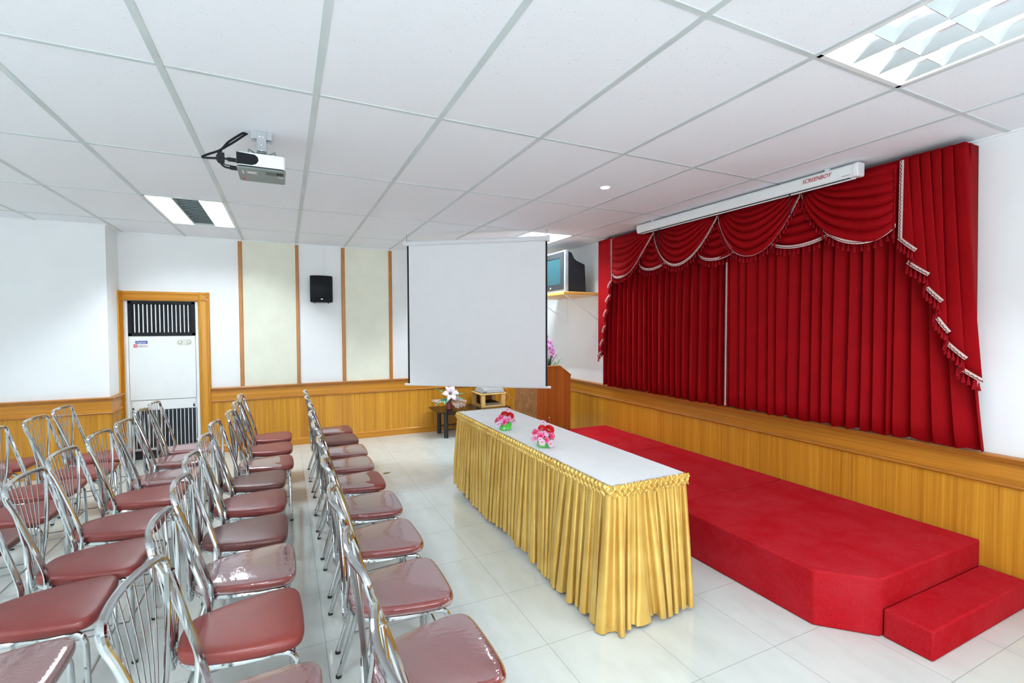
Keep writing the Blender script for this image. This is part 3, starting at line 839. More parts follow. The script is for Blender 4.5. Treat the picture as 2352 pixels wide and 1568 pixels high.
def flare(y, h):
    k = max(0, (-.70-y)/.375); return y-.088*k*h**2.2
drape(right_marks, .822, 2.60, .066, 4.036, flare).build('drape', 'curtain_red', cu, True, world=True, solid=.002, angle=50)

def lerp(a, b, t): return a+(b-a)*t
def trim_along(path, up, w=.024, out=.007, tassels=True, gap=.036, scale=1.):
    """A flat cream braid laid along a hem (list of points), a looped cord on it and tassels below.
    up: unit vector in the cloth pointing away from the hem."""
    TRIM = MB(); CORD = MB(); TASS = MB()
    P = [Vector(p) for p in path]; U = Vector(up); O = Vector((-1, 0, 0)); vs = []
    for p in P: vs += [p+O*out, p+U*w+O*out, p+U*w+O*(out-.004), p+O*(out-.004)]
    fs = []
    for i in range(len(P)-1):
        for k in range(4): fs.append((i*4+k, i*4+(k+1) % 4, (i+1)*4+(k+1) % 4, (i+1)*4+k))
    TRIM.add(vs, fs)
    d = [0.]
    for a, b in zip(P[:-1], P[1:]): d.append(d[-1]+(b-a).length)
    def at(s):
        for i in range(len(P)-1):
            if d[i+1] >= s: return P[i]+(P[i+1]-P[i])*((s-d[i])/max(1e-9, d[i+1]-d[i]))
        return P[-1]
    k = max(2, int(d[-1]/.006)); pts = []
    for i in range(k+1):
        s = d[-1]*i/k; pts.append(at(s)+U*(w*(.18+.34*abs(math.sin(PI*s/.024))))+O*(out+.003))
    CORD.tube(pts, .0022, 5)
    if tassels:
        m = max(1, int(d[-1]/gap))
        for i in range(m):
            p = at(d[-1]*(i+.5)/m)+O*(out+.004*math.sin(i*1.7))
            l = (.024+.006*math.sin(i*2.9))*scale
            TASS.tube([p, p+Vector((0, 0, -.012))], .0016, 5)
            TASS.lathe([(.001, 0), (.0045, -.004), (.0045, -.010), (.0035, -.013), (.0062, -.020), (.0105, -.020-l), (.004, -.022-l)], 7, Matrix.Translation(p+Vector((0, 0, -.010))), cap=False)
    TRIM.build('trim_braid', 'trim_cream', cu, False, world=True); CORD.build('looped_cord', 'cord_maroon', cu, True, world=True)
    if TASS.v: TASS.build('tassel_fringe', 'tassel_red', cu, True, world=True)
def swag(pL, pR, D, x0, nf, bulge, nu=44, nv=96, trim=True, seed=0):
    """pL, pR: functions v -> (y, z) of the gathered ends; D(u): drop of the hem below the straight line."""
    r = random.Random(seed); ph = r.uniform(0, 1)
    def P(u, v):
        (ya, za), (yb, zb) = pL(v), pR(v)
        y = lerp(ya, yb, u); e = (1-(2*u-1)**2)
        z = lerp(za, zb, u)-D*v*e**.85
        fold = abs(math.sin(PI*(v**.9*nf+ph+.10*math.sin(u*7+seed))))**.6
        amp = .042*e**.5*min(1, v*3)
        return (x0-bulge*math.sin(PI*u)**.7*(v**.8)-amp*fold, y, z)
    mb = MB().grid(P, nu, nv)
    mb.build('swag', 'curtain_red', cu, True, world=True, solid=.0015, angle=80)
    if trim: trim_along([P(i/40, 1) for i in range(41)], (0, 0, 1), out=.004)
AP = [(1.469, 2.526), (.650, 2.526), (-.112, 2.530)]
YL0, YR0 = 2.158, -.752
zt = 2.600
# flat heading behind the swags, from one tail to the other
MB().grid(lambda u, v: (3.992+.004*math.sin(u*40)*v, lerp(YR0, YL0, u), lerp(zt, 2.44, v)), 60, 4).build('heading', 'curtain_red', cu, True, world=True, solid=.002)
for i, (y, z) in enumerate(AP):          # small swags behind, showing between the big ones
    w = (.235, .23, .275)[i]
    swag(lambda v, y=y, w=w: (y+w*(.45+.55*v), 2.515-.295*v), lambda v, y=y, w=w: (y-w*(.45+.55*v), 2.515-.295*v), .085, 3.992, 5.5, .008, seed=20+i)
pt = lambda y, z, s=0: (lambda v: (y+s*(1-v)**1.3, z+.035*(1-v)-.012*v))
swag(lambda v: (YL0-.004, lerp(2.575, 2.165, v)), pt(*AP[0], .17), .20, 3.972, 6.0, .034, seed=1)
swag(pt(AP[0][0]-.012, AP[0][1], -.16), pt(*AP[1], .18), .385, 3.972, 6.6, .04, seed=2)
swag(pt(AP[1][0]-.012, AP[1][1], -.16), pt(*AP[2], .18), .395, 3.972, 6.6, .04, seed=3)
swag(pt(AP[2][0]-.012, AP[2][1], -.17), lambda v: (YR0+.010, lerp(2.575, 2.175, v)), .215, 3.972, 6.8, .04, seed=4)
# side tails: stepped cascades of pleats
ZZ = [(.000, 2.097), (.098, 2.003), (.049, 1.937), (.165, 1.847), (.140, 1.785), (.231, 1.684), (.191, 1.609), (.265, 1.502), (.246, 1.445), (.346, 1.350), (.308, 1.299), (.424, 1.225)]
def tail(y_in, sgn, top_w, side_y, ky, z_shift):
    n = 6; mb = MB()
    for k in range(n):
        (a, za), (b, zb) = ZZ[2*k], ZZ[2*k+1]
        a *= ky; b *= ky; za += z_shift*k/5; zb += z_shift*k/5
        ta, tb = top_w*k/n-(.006 if k else 0), top_w*(k+1)/n
        xb = 3.962+.004*k; path = []
        def P(u, v, a=a, b=b, za=za, zb=zb, ta=ta, tb=tb, xb=xb):
            y = y_in+sgn*lerp(lerp(ta, tb, u), lerp(a, b, u), v**1.15)
            z = lerp(zt, lerp(za, zb, u), v)
            return (xb+.013*(1-u)**2-.006*math.sin(PI*u)*v, y, z)
        mb.grid(P, 8, 18)
        hem = [P(i/10, 1) for i in range(11)]
        d = (Vector(hem[-1])-Vector(hem[0])); nrm = Vector((0, -d.z, d.y)).normalized()
        if nrm.z < 0: nrm = -nrm
        trim_along(hem, nrm, w=.022, gap=.026, scale=1.15)
        (c, zc) = ZZ[min(2*k+2, 11)]
        if k < n-1:                       # tassels along the turned-back edge of the pleat
            e = (3.975, y_in+sgn*c*ky, zc+z_shift*k/5)
            m = 3; TASS = MB()
            for i in range(m):
                q = Vector(hem[-1])+(Vector(e)-Vector(hem[-1]))*((i+.6)/m)
                TASS.lathe([(.001, 0), (.0045, -.004), (.0040, -.012), (.0062, -.020), (.0105, -.052), (.004, -.054)], 7, Matrix.Translation(q+Vector((.004, 0, 0))), cap=False)
            TASS.build('tassel_fringe', 'tassel_red', cu, True, world=True)
    yo = y_in+sgn*top_w
    zb_ = ZZ[-1][1]+z_shift
    yb_ = y_in+sgn*ZZ[-1][0]*ky*.985
    mb.grid(lambda u, v: (lerp(3.962+.02, XR-.006, u), lerp(lerp(yo, yb_, v**1.15), yo+sgn*.02*v, u), lerp(zt, zb_+.02, v)), 4, 12)     # return to the wall
    mb.build('tail', 'curtain_red', cu, True, world=True, solid=.0015, angle=70)
    trim_along([(3.966, y_in+sgn*.008, lerp(2.585, 2.10, i/30)) for i in range(31)], (0, sgn, 0), w=.022, out=.004, tassels=False)
    TASS = MB()
    for i in range(16):
        p = Vector((3.958, y_in-sgn*.014, lerp(2.54, 2.10, i/15)))
        TASS.lathe([(.001, 0), (.004, -.004), (.0035, -.008), (.006, -.026), (.003, -.028)], 6, Matrix.Translation(p), cap=False)
    TASS.build('tassel_fringe', 'tassel_red', cu, True, world=True)
tail(YR0, -1, .318, -1.07, 1.0, 0)
tail(YL0, 1, .297, 2.455, .70, -.06)
trim_along([(4.034, CY+.004, lerp(2.12, .83, i/60)) for i in range(61)], (0, -1, 0), w=.018, out=.004, tassels=False)

# ------------------------------------------------------------------ rolled-up screen under the ceiling before the curtain
HX, HY0, HY1 = 3.885, -.580, 1.585
h = thing('projection_screen', 'long white rolled-up screen case under the ceiling, before the red curtain', 'projection screen', (HX, (HY0+HY1)/2, H-.11))
# case section (x, z) in world terms; front face towards -x
z0 = H-.018
sec = [(HX-.030, z0), (HX-.040, z0-.012), (HX-.042, z0-.050), (HX-.034, z0-.078), (HX-.026, z0-.086), (HX+.030, z0-.086), (HX+.036, z0-.075), (HX+.036, z0-.006), (HX+.028, z0)]
MB().prism([(x-HX, z-(H-.11)) for x, z in sec], 'y', HY0+.030-(HY0+HY1)/2, HY1-.030-(HY0+HY1)/2).build('case', 'white_enamel', h, True, .003)
for y in (HY0, HY1-.032):
    k = [(HX+(x-HX)*1.06, (H-.060)+(z-(H-.060))*1.05) for x, z in sec]
    MB().prism([(x-HX, z-(H-.11)) for x, z in k], 'y', y-(HY0+HY1)/2, y+.032-(HY0+HY1)/2).build('end_cap', 'white_plastic', h, True, .005)
MB().box(HX-.022, HX-.004, HY0+.06, HY1-.04, z0-.0885, z0-.0855).build('slot', 'black_plastic', h, False, world=True)
MB().box(HX+.006, HX+.016, HY0+.04, HY1-.04, z0-.094, z0-.0855).build('bottom_bar', 'white_plastic', h, False, world=True)
for y in (HY0+.20, HY1-.22):
    MB().box(HX-.012, HX+.012, y, y+.03, z0-.004, H-.0006).build('bracket', 'white_enamel', h, False, world=True)
for y, L in ((-.100, .16), (1.282, .19)):
    MB().tube([(HX-.013, y, z0-.086), (HX-.014, y+.004, z0-.086-L*.5), (HX-.012, y-.004, z0-.086-L)], .0042, 6).build('pull_cord', 'black_plastic', h, world=True)
lettering('lettering', 'SCREENBOY', .040, 'ink_red', h, (-.0432, -.310-(HY0+HY1)/2, z0-.038-(H-.11)), (PI/2, 0, -PI/2), shear=.35, width=.205)
lettering('small_print', 'SCREENBOY', .009, 'ink_grey', h, (-.0375, -.505-(HY0+HY1)/2, z0-.0705-(H-.11)), (PI/2-.25, 0, -PI/2), width=.055)

# ------------------------------------------------------------------ lowered white screen hung across the corner
A, B = Vector((1.742, 3.226)), Vector((3.131, 2.197))
d2 = (B-A); LW = d2.length; ang = math.atan2(d2.y, d2.x)
w = thing('projection_screen', 'white projection screen hanging open from the ceiling in the far corner', 'projection screen', ((A.x+B.x)/2, (A.y+B.y)/2, .84), ang)
L2 = LW/2; zz = .84
MB().tube([(-L2+.012, 0, 2.531-zz), (L2-.012, 0, 2.531-zz)], .028, 18).build('case', 'white_plastic', w)
for s in (-1, 1):
    MB().prism([(x*.033, 2.531-zz+z*.033) for x, z in ((1, -.9), (1, .7), (.6, 1.05), (-.6, 1.05), (-1, .7), (-1, -.9), (-.5, -1.1), (.5, -1.1))], 'x', s*(L2-.014)-.014, s*(L2-.014)+.014).build('end_cap', 'white_plastic', w, True, .003)
    hk = [(s*(L2-.03), 0, 2.560-zz), (s*(L2-.03), .008, 2.575-zz), (s*(L2-.03), .010, 2.600-zz), (s*(L2-.03), 0, 2.620-zz), (s*(L2-.03), 0, H-.0005-zz)]
    MB().tube(spline(hk, 4), .003, 6).build('hook', 'wire_steel', w)
fw = .838
MB().box(-fw+.021, fw-.021, .0235, .0247, .868-zz, 2.52-zz).build('screen_sheet', 'screen_fabric', w, False)
for s in (-1, 1): MB().box(s*(fw-.0105)-.0105, s*(fw-.0105)+.0105, .0232, .0250, .868-zz, 2.52-zz).build('black_border', 'black_plastic', w, False)
MB().tube([(-fw-.040, .024, .858-zz), (fw+.040, .024, .858-zz)], .0135, 12).build('bottom_bar', 'white_plastic', w)

# ------------------------------------------------------------------ air conditioner in its niche
ac = thing('air_conditioner', 'tall white floor-standing air conditioner with black grilles in a wood casing', 'air conditioner', ((AX0+AX1)/2, YB+.004, 0))
hw = (AX1-AX0)/2-.003; top = AZ-.004; F0 = .004
mb = MB(); mb.box(-hw, hw, F0+.02, .42, .10, top); mb.box(-hw, -hw+.026, F0, .03, .05, top); mb.box(hw-.030, hw, F0, .03, .05, top)
mb.build('body', 'white_enamel', ac, True, .003)
MB().box(-hw+.015, hw-.015, .02, .40, 0, .10).build('base', 'black_plastic', ac, False)
mb = MB(); gx0, gx1, gz0, gz1 = -hw+.028, hw-.032, 1.450, top-.004
mb.box(gx0, gx1, .016, .022, gz0, gz1)
for a, b, c_, e in ((gx0, gx1, gz0, gz0+.034), (gx0, gx1, gz1-.030, gz1), (gx0, gx0+.036, gz0, gz1), (gx1-.036, gx1, gz0, gz1)): mb.box(a, b, -.006, .018, c_, e)
gr = mb.build('outlet_grille', 'black_grille', ac, False, .002)
for i in range(14):
    x = gx0+.062+(gx1-gx0-.130)*i/13
    MB().box(x-.0042, x+.0042, -.004, .016, gz0+.040, gz1-.036).build('vane', 'white_plastic', gr, False)
pz0, pz1 = .700, 1.444
MB().box(-hw+.030, hw-.034, -.002, .02, pz0, pz1).build('front_panel', 'white_enamel', ac, True, .004)
MB().box(-hw+.045, hw-.048, .002, .02, .578, .692).build('lower_panel', 'white_enamel', ac, True, .003)
for x in (-hw+.055, hw-.062): MB().prism([(x-.010, .595), (x+.010, .595), (x+.008, .612), (x, .640 if x > 0 else .618), (x-.008, .612)], 'y', -.003, .004).build('latch', 'black_plastic', ac, False)
iz0, iz1 = .130, .572
mb = MB().box(-hw+.034, hw-.036, .014, .02, iz0, iz1)
for i in range(30):
    z = iz0+.008+(iz1-iz0-.014)*i/29; mb.box(-hw+.034, hw-.036, .006, .015, z-.0040, z+.0040)
ig = mb.build('intake_grille', 'dark_metal', ac, False)
for i in range(17):
    x = -hw+.040+(2*hw-.082)*i/16; MB().box(x-.0034, x+.0034, .001, .008, iz0, iz1).build('bar', 'white_plastic', ig, False)
# control plate with two knobs
px, pz = hw-.145, 1.372
pl_ = [(px+sx*.042+.036*math.cos(a), pz+.036*math.sin(a)) for sx, a0 in ((1, -PI/2), (-1, PI/2)) for a in [a0+PI*i/10 for i in range(11)]]
cp = MB().prism(pl_, 'y', -.005, .0).build('control_plate', 'cream_plastic', ac, True, .001)
for sx in (-1, 1):
    Mx = Matrix.Translation((px+sx*.042, -.005, pz)) @ Matrix.Rotation(PI/2, 4, 'X')
    kb = MB().lathe([(.019, 0), (.019, .004), (.015, .008), (.015, .016), (.001, .017)], 18, Mx).build('knob', 'brushed_steel', cp)
    MB().box(-.014, .014, -.0015, .0015, 0, .004, Matrix.Translation((px+sx*.042, -.0215, pz)) @ Matrix.Rotation(.4*sx, 4, 'Y') @ Matrix.Rotation(PI/2, 4, 'X')).build('pointer', 'black_plastic', kb, False)
bx, bz = -hw+.150, 1.376
bd = MB().box(bx-.057, bx+.057, -.005, -.001, bz-.017, bz+.017).build('badge', 'blue_label', ac, True, .001)
lettering('lettering', 'Engineer', .034, 'white_plastic', bd, (bx, -.0056, bz), (PI/2, 0, 0), shear=.25, width=.096)
sx0 = -hw+.076
stk = MB().box(sx0, sx0+.142, -.0035, -.001, 1.316, 1.352).build('sticker', 'label_white', ac, False)
MB().box(sx0, sx0+.035, -.0042, -.003, 1.316, 1.352).build('red_square', 'label_red', stk, False)
for k in (0, 1):
    xx = sx0+.006+.012*k
    MB().prism([(xx, 1.334), (xx+.010, 1.346), (xx+.014, 1.346), (xx+.005, 1.334), (xx+.014, 1.322), (xx+.010, 1.322)], 'y', -.0052, -.0044).build('chevron', 'white_plastic', stk, False)
mb = MB()
for z, a, b in ((1.346, .050, .115), (1.340, .050, .070), (1.333, .040, .135), (1.327, .040, .130), (1.321, .040, .128)): mb.box(sx0+a, sx0+b, -.0042, -.003, z-.0012, z+.0012)
mb.build('fine_print', 'ink_grey', stk, False)

# ------------------------------------------------------------------ wall speaker and its cable duct
sp = thing('loudspeaker', 'black loudspeaker mounted on the far wall between the cream panels', 'loudspeaker', (.888, YB, 1.868))
out = [(-.136, -.185), (-.095, -.212), (-.05, -.226), (0, -.231), (.05, -.226), (.095, -.212), (.136, -.185), (.120, -.10), (.085, -.030), (-.085, -.030), (-.120, -.10)]
MB().prism([(x*.985, y) for x, y in out], 'z', 0, .345).build('cabinet', 'black_plastic', sp, True, .006)
fr_ = [(x*1.0, y-.003) for x, y in out[:7]]
mb = MB(); vs = [(x, y, z) for z in (.010, .335) for x, y in fr_]; mb.add(vs, [(i, i+1, 8+i, 7+i) for i in range(6)])
mb.build('front_grille', 'black_grille', sp, True, solid=.003)
for x in (-.083, .083):
    for z in (.030, .185, .310): MB().lathe([(.005, 0), (.005, .003), (.001, .004)], 8, Matrix.Translation((x, -.2165, z)) @ Matrix.Rotation(PI/2, 4, 'X')).build('screw', 'rubber', sp)
MB().box(-.012, .012, -.237, -.234, .036, .044).build('maker_plate', 'brushed_steel', sp, False)
for x in (-.083, .083): MB().box(x-.006, x+.006, -.200, -.180, -.014, .002).build('foot', 'black_plastic', sp, False)
MB().box(-.05, .05, -.032, .003, .08, .26).build('wall_bracket', 'dark_metal', sp, False)
o = MB().box(-.010, .010, -.012, 0, 0, 2.62-2.225).build('cable_duct', 'white_plastic', None, False, .002)
o.location = (.944, YB, 2.225); tag(o, 'thin white cable duct running up the far wall above the loudspeaker', 'cable duct')

# ------------------------------------------------------------------ ceiling projector
PX, PY, PZ = .350, .607, 2.400
pr = thing('projector', 'white and grey projector hanging upside down from a ceiling bracket', 'projector', (PX, PY, PZ))
hw_, hd = .118, .130
def rbox(mb, x0, x1, y0, y1, z0, z1, r=.02):
    pts = []
    for cx, cy, a0 in ((x1-r, y0+r, -PI/2), (x1-r, y1-r, 0), (x0+r, y1-r, PI/2), (x0+r, y0+r, PI)):
        for i in range(6): a = a0+PI/2*i/5; pts.append((cx+r*math.cos(a), cy+r*math.sin(a)))
    return mb.prism(pts, 'z', z0, z1)
rbox(MB(), -hw_, hw_, -hd, hd, .010, .080).build('body', 'white_plastic', pr, True, .004)
rbox(MB(), -hw_+.003, hw_-.003, -hd+.003, hd-.003, .003, .011).build('gap_line', 'black_plastic', pr, True)
rbox(MB(), -hw_+.001, hw_-.001, -hd+.001, hd-.001, -.004, .004).build('base_plate', 'grey_plastic', pr, True, .002)
MB().prism([(-hw_+.002, .014), (-hw_+.075, .014), (-hw_+.094, .022), (-hw_+.104, .036), (-hw_+.106, .045), (-hw_+.102, .060), (-hw_+.088, .071), (-hw_+.002, .076)], 'y', -hd-.002, -hd+.01).build('vent_panel', 'black_gloss', pr, True, .002)
MB().lathe([(.022, 0), (.024, .003), (.019, .004), (.017, .002), (.001, .001)], 20, Matrix.Translation((hw_-.002, .03, .045)) @ Matrix.Rotation(PI/2, 4, 'Y')).build('lens', 'black_gloss', pr)
for x, y, a, b, mat_ in ((.092, -.068, .019, .030, 'black_plastic'), (.096, -.012, .015, .020, 'light_grey_plastic')): MB().box(x-a, x+a*.8, y-b, y+b*.6, -.0055, -.003).build('hatch', mat_, pr, False)
mb = MB()
for i in range(8): mb.box(.022+.007*i, .0245+.007*i, -.096, -.040, -.0052, -.003)
mb.build('vent_slots', 'black_plastic', pr, False)
MB().box(-.074, -.022, -.075, -.030, -.0052, -.003).build('sticker', 'light_grey_plastic', pr, False)
MB().box(-.066, -.030, -.066, -.042, -.0058, -.005).build('label', 'label_white', pr, False)
MB().box(-.098, -.086, .060, .092, -.0052, -.003).build('warning_label', 'label_red', pr, False)
for i in range(3): MB().box(-.094, -.088, -.075+.022*i, -.066+.022*i, -.0052, -.003).build('foot_pad', 'white_plastic', pr, False)
hz = H-PZ
mb = MB(); mb.box(-.052, .052, -.020, .030, hz-.006, hz-.0004); mb.box(-.052, .052, -.022, -.018, hz-.042, hz); mb.box(-.052, .052, .028, .032, hz-.042, hz)
mb.build('ceiling_bracket', 'light_grey_plastic', pr, True, .001)
mb = MB(); mb.box(-.024, .024, -.030, -.022, .122, hz-.004); mb.box(-.024, .024, .024, .032, .122, hz-.004); mb.box(-.024, .024, -.030, .032, .120, .128)
mb.build('drop_arm', 'light_grey_plastic', pr, True, .001)
for x, z in ((-.008, hz-.030), (.008, hz-.030), (0, hz-.075), (0, hz-.105)): MB().lathe([(.0045, 0), (.0045, .003), (.001, .004)], 8, Matrix.Translation((x, -.030, z)) @ Matrix.Rotation(PI/2, 4, 'X')).build('bolt', 'brushed_steel', pr)
for a, b in (((0, 0), (-.062, -.05)), ((0, 0), (.066, -.045)), ((0, 0), (-.05, .07)), ((0, 0), (.05, .07))):
    MB().tube([(a[0], a[1], .119), (b[0]*.5, b[1]*.5, .110), (b[0], b[1], .122), (b[0]*1.05, b[1]*1.05, .081)], .0052, 7).build('strut', 'grey_plastic', pr)
cb = thing('cables', 'black cables looping from a ceiling hole to the projector', 'cables', (.262, .640, H))
def cable(pts, r, name='cable'):
    MB().tube([Vector(p) for p in spline(pts, 7)], r, 8).build(name, 'black_plastic', cb, world=True)
cable([(.268, .640, H-.0005), (.250, .632, H-.012), (.190, .600, 2.56), (.152, .590, 2.508), (.090, .580, 2.470), (.070, .575, 2.452), (.110, .570, 2.452), (.165, .570, 2.458), (.2305, .570, 2.456)], .0058)
cable([(.278, .645, H-.0005), (.262, .640, H-.016), (.212, .612, 2.565), (.170, .585, 2.520), (.150, .575, 2.495), (.152, .575, 2.440), (.175, .575, 2.415), (.2305, .575, 2.414)], .0058)
cable([(.160, .580, 2.500), (.135, .575, 2.470), (.140, .572, 2.440), (.170, .572, 2.428), (.2305, .600, 2.430)], .0026)
for p, q in (((.186, .570, 2.457), (.2308, .570, 2.456)), ((.196, .575, 2.4145), (.2308, .575, 2.414))):
    MB().tube([p, q], .011, 10).build('plug', 'black_plastic', cb, world=True)
MB().box(-.016, .016, -.012, .012, -.028, .028, Matrix.Translation((.155-.262, .578-.640, 2.462-H))).build('cable_tie', 'black_plastic', cb, True, .004)

# ------------------------------------------------------------------ corner shelf with television
sh = thing('wall_shelf', 'pale wood shelf on white brackets on the wall beside the red curtain', 'shelf', (3.86, 3.15, 1.94))
zs = 1.940
MB().prism([(3.570, 2.600), (XR-.002, 2.600), (XR-.002, 3.70), (3.570, 3.70)], 'z', zs+.004, zs+.036).build('board', 'pale_wood', sh, True, .006, world=True)
mb = MB(); mb.prism([(3.562, 2.592), (XR-.002, 2.592), (XR-.002, 2.606), (3.576, 2.606), (3.576, 3.70), (3.562, 3.70)], 'z', zs, zs+.040)
mb.build('edge_strip', 'yellow_wood_edge', sh, True, .008, world=True)
for y in (2.66, 3.44):
    b_ = MB(); b_.tube([(3.62, y, zs+.003), (XR-.012, y, 1.625)], .008, 6); b_.box(XR-.006, XR-.0005, y-.018, y+.018, 1.585, 1.650); b_.box(XR-.008, XR-.0005, y-.012, y+.012, 1.62, zs+.003); b_.box(3.60, XR-.001, y-.012, y+.012, zs-.003, zs+.004)
    b_.build('bracket', 'white_enamel', sh, False, world=True)
tvx, tvy = 3.655, 2.71; tvz = zs+.0405
tv = thing('television', 'silver and black picture-tube television on the wall shelf', 'television', (tvx, tvy+.35, tvz), 0)
wv, hv = .70, .535
f = MB(); f.box(0, .055, -wv/2, wv/2, 0, hv)
f.build('front_frame', 'silver_plastic', tv, True, .010)
f = MB(); bz = .055
for y0_, y1_, a, b in ((-.318, .318, .040, .110), (-.318, .318, .448, .512), (-.318, -.250, .110, .448), (.250, .318, .110, .448)): f.box(-.010, .004, y0_, y1_, a, b)
f.build('bezel', 'black_plastic', tv, False)
MB().grid(lambda u, v: (-.002-.010*(1-(2*u-1)**2)*(1-(2*v-1)**2), lerp(-.256, .256, u), lerp(.104, .454, v)), 12, 10).build('picture_tube', 'picture_tube', tv, True)
f = MB(); f.prism([(.055, .0), (.055, hv-.01), (.11, hv-.03), (.15, hv-.10), (.185, hv-.125), (.31, hv-.17), (.33, .0)], 'y', -wv/2+.015, wv/2-.015)
f.build('rear_housing', 'black_plastic', tv, True, .008)
MB().box(-.0125, -.0095, -.015, .010, .060, .078).build('badge', 'white_plastic', tv, False)
MB().box(.010, .045, -wv/2-.0015, -wv/2, .09, .21).build('side_buttons', 'grey_plastic', tv, False)

# ------------------------------------------------------------------ lectern with orchid
lc = thing('lectern', 'brown wooden lectern with burl front panel beside the stage', 'lectern', (3.43, 2.90, 0))
side = [(0, 0), (0, 1.055), (.320, 1.055), (.480, .937), (.480, 0)]
for y, nm in ((2.600, 'side_panel'), (3.185, 'side_panel')):
    MB().prism([(3.190+x, z) for x, z in side], 'y', y, y+.022).build(nm, 'veneer_lectern', lc, True, .003, world=True)
MB().box(3.186, 3.204, 2.606, 3.203, 0, 1.05).build('front_panel', 'burl', lc, True, .003, world=True)
MB().prism([(3.205, .880), (3.205, .900), (3.50, .900), (3.655, .790), (3.655, .770), (3.50, .880)], 'y', 2.623, 3.184).build('reading_top', 'veneer_lectern', lc, False, world=True)
MB().box(3.205, 3.64, 2.623, 3.184, .42, .44).build('shelf', 'veneer_lectern', lc, False, world=True)
MB().prism([(3.190+x, z) for x, z in [(-.004, 1.053), (-.004, 1.066), (.324, 1.066), (.488, .944), (.484, .935), (.318, 1.053)]], 'y', 2.592, 2.626).build('edge_rail', 'wood_cap', lc, True, .003, world=True)
kn = MB(); kn.tube(spline([(3.352, 2.597, .36), (3.350, 2.570, .375), (3.345, 2.562, .41), (3.340, 2.562, .428)], 5), .0045, 7); kn.ball((3.339, 2.562, .438), .013, 12, 8)
kn.build('hook_knob', 'brass', lc, world=True)
orc = thing('potted_orchid', 'pink orchid spray with dark leaves standing on the lectern', 'potted plant', (3.452, 2.80, .9006))
MB().lathe([(.001, 0), (.045, 0), (.058, .085), (.062, .09), (.056, .092), (.054, .08), (.001, .078)], 18).build('pot', 'vase_burgundy', orc)
def orchid_flower(R):
    mb = MB()
    for i, (k, wk) in enumerate(((1, .40), (.9, .75), (.8, .38), (.8, .38), (.9, .75))):
        a = PI/2+2*PI*i/5; ca, sa = math.cos(a), math.sin(a)
        def petal(u, v, ca=ca, sa=sa, k=k, wk=wk):
            w_ = (u-.5)*2*R*wk*math.sin(PI*(.05+.92*v))**.8; rr = R*k*v
            return (rr*ca-w_*sa, rr*sa+w_*ca, .18*R*v-.2*R*v*v+.1*R*abs(u-.5))
        mb.grid(petal, 4, 5)
    return mb
of = orchid_flower(.036).build('orchid_flower', 'orchid_pink', None, solid=.0008, angle=80)
MB().ball((0, -.006, .006), (.010, .012, .009), 8, 6).build('orchid_lip', 'orchid_purple', of)
r = random.Random(5); stem = spline([(0, 0, .08), (-.002, -.010, .24), (-.006, -.020, .42), (-.02, -.03, .52), (-.04, -.03, .55)], 6)
stem2 = spline([(.01, .01, .08), (.016, .0, .24), (.030, -.01, .36), (.042, -.02, .40)], 6)
MB().tube(stem, .0032, 6).build('stem', 'stem_green', orc); MB().tube(stem2, .003, 6).build('stem', 'stem_green', orc)
spots = [(-.060, -.035, .435), (-.030, -.045, .385), (-.072, -.04, .370), (.000, -.045, .370), (-.045, -.05, .335), (.024, -.04, .325), (-.010, -.055, .310), (-.068, -.04, .300), (.040, -.04, .285), (-.058, -.04, .255), (.012, -.05, .262), (.046, -.035, .240), (-.095, -.03, .335), (-.090, -.03, .27)]
for i, p in enumerate(spots):
    o = copy_tree(of, orc); o.location = (p[0]+.012, p[1], p[2]*1.08+.045); o.rotation_euler = (PI/2+r.uniform(-.4, .3), r.uniform(-.3, .3), -.35+r.uniform(-.5, .5)); s_ = r.uniform(.8, 1.1); o.scale = (s_, s_, s_)
for i, p in enumerate(((-.055, -.03, .27), (.052, -.03, .26), (-.03, -.03, .57), (.02, -.04, .265))):
    MB().ball(p, (.010, .010, .014), 8, 6).build('bud', 'orchid_purple', orc)
for ch in list(of.children): bpy.data.objects.remove(ch)
bpy.data.objects.remove(of)
for i, (az, L, W_l, lean) in enumerate(((.3, .27, .022, .22), (-.5, .24, .020, .3), (2.4, .22, .020, .5), (1.2, .24, .022, .4), (-1.6, .20, .020, .35), (.9, .20, .018, .5), (3.6, .24, .02, .6))):
    o = leaf(L, W_l, .18, .25).build('leaf', 'leaf_dark', orc, True, solid=.0012); o.location = (.01*math.cos(az), .01*math.sin(az), .078)
    o.rotation_euler = (PI/2-lean, 0, az-PI/2)
for i, (x, y, h_) in enumerate(((.13, .02, .12), (.175, -.01, .15), (.16, .03, .09))):
    MB().tube(spline([(.03, 0, .08), (x*.7, y, .08+h_*.5), (x, y, .08+h_)], 5), .0018, 5).build('stem', 'stem_green', orc)
    for k in range(5):
        o = leaf(.030, .007, .1, .2).build('leaf', 'leaf_green', orc, True, solid=.0008); o.location = (x*(.75+.06*k), y, .08+h_*(.5+.1*k)); o.rotation_euler = (.9, r.uniform(-.5, .5), k*2.4)
    MB().ball((x, y, .083+h_), (.010, .010, .008), 8, 5).build('white_blossom', 'lily_white', orc)

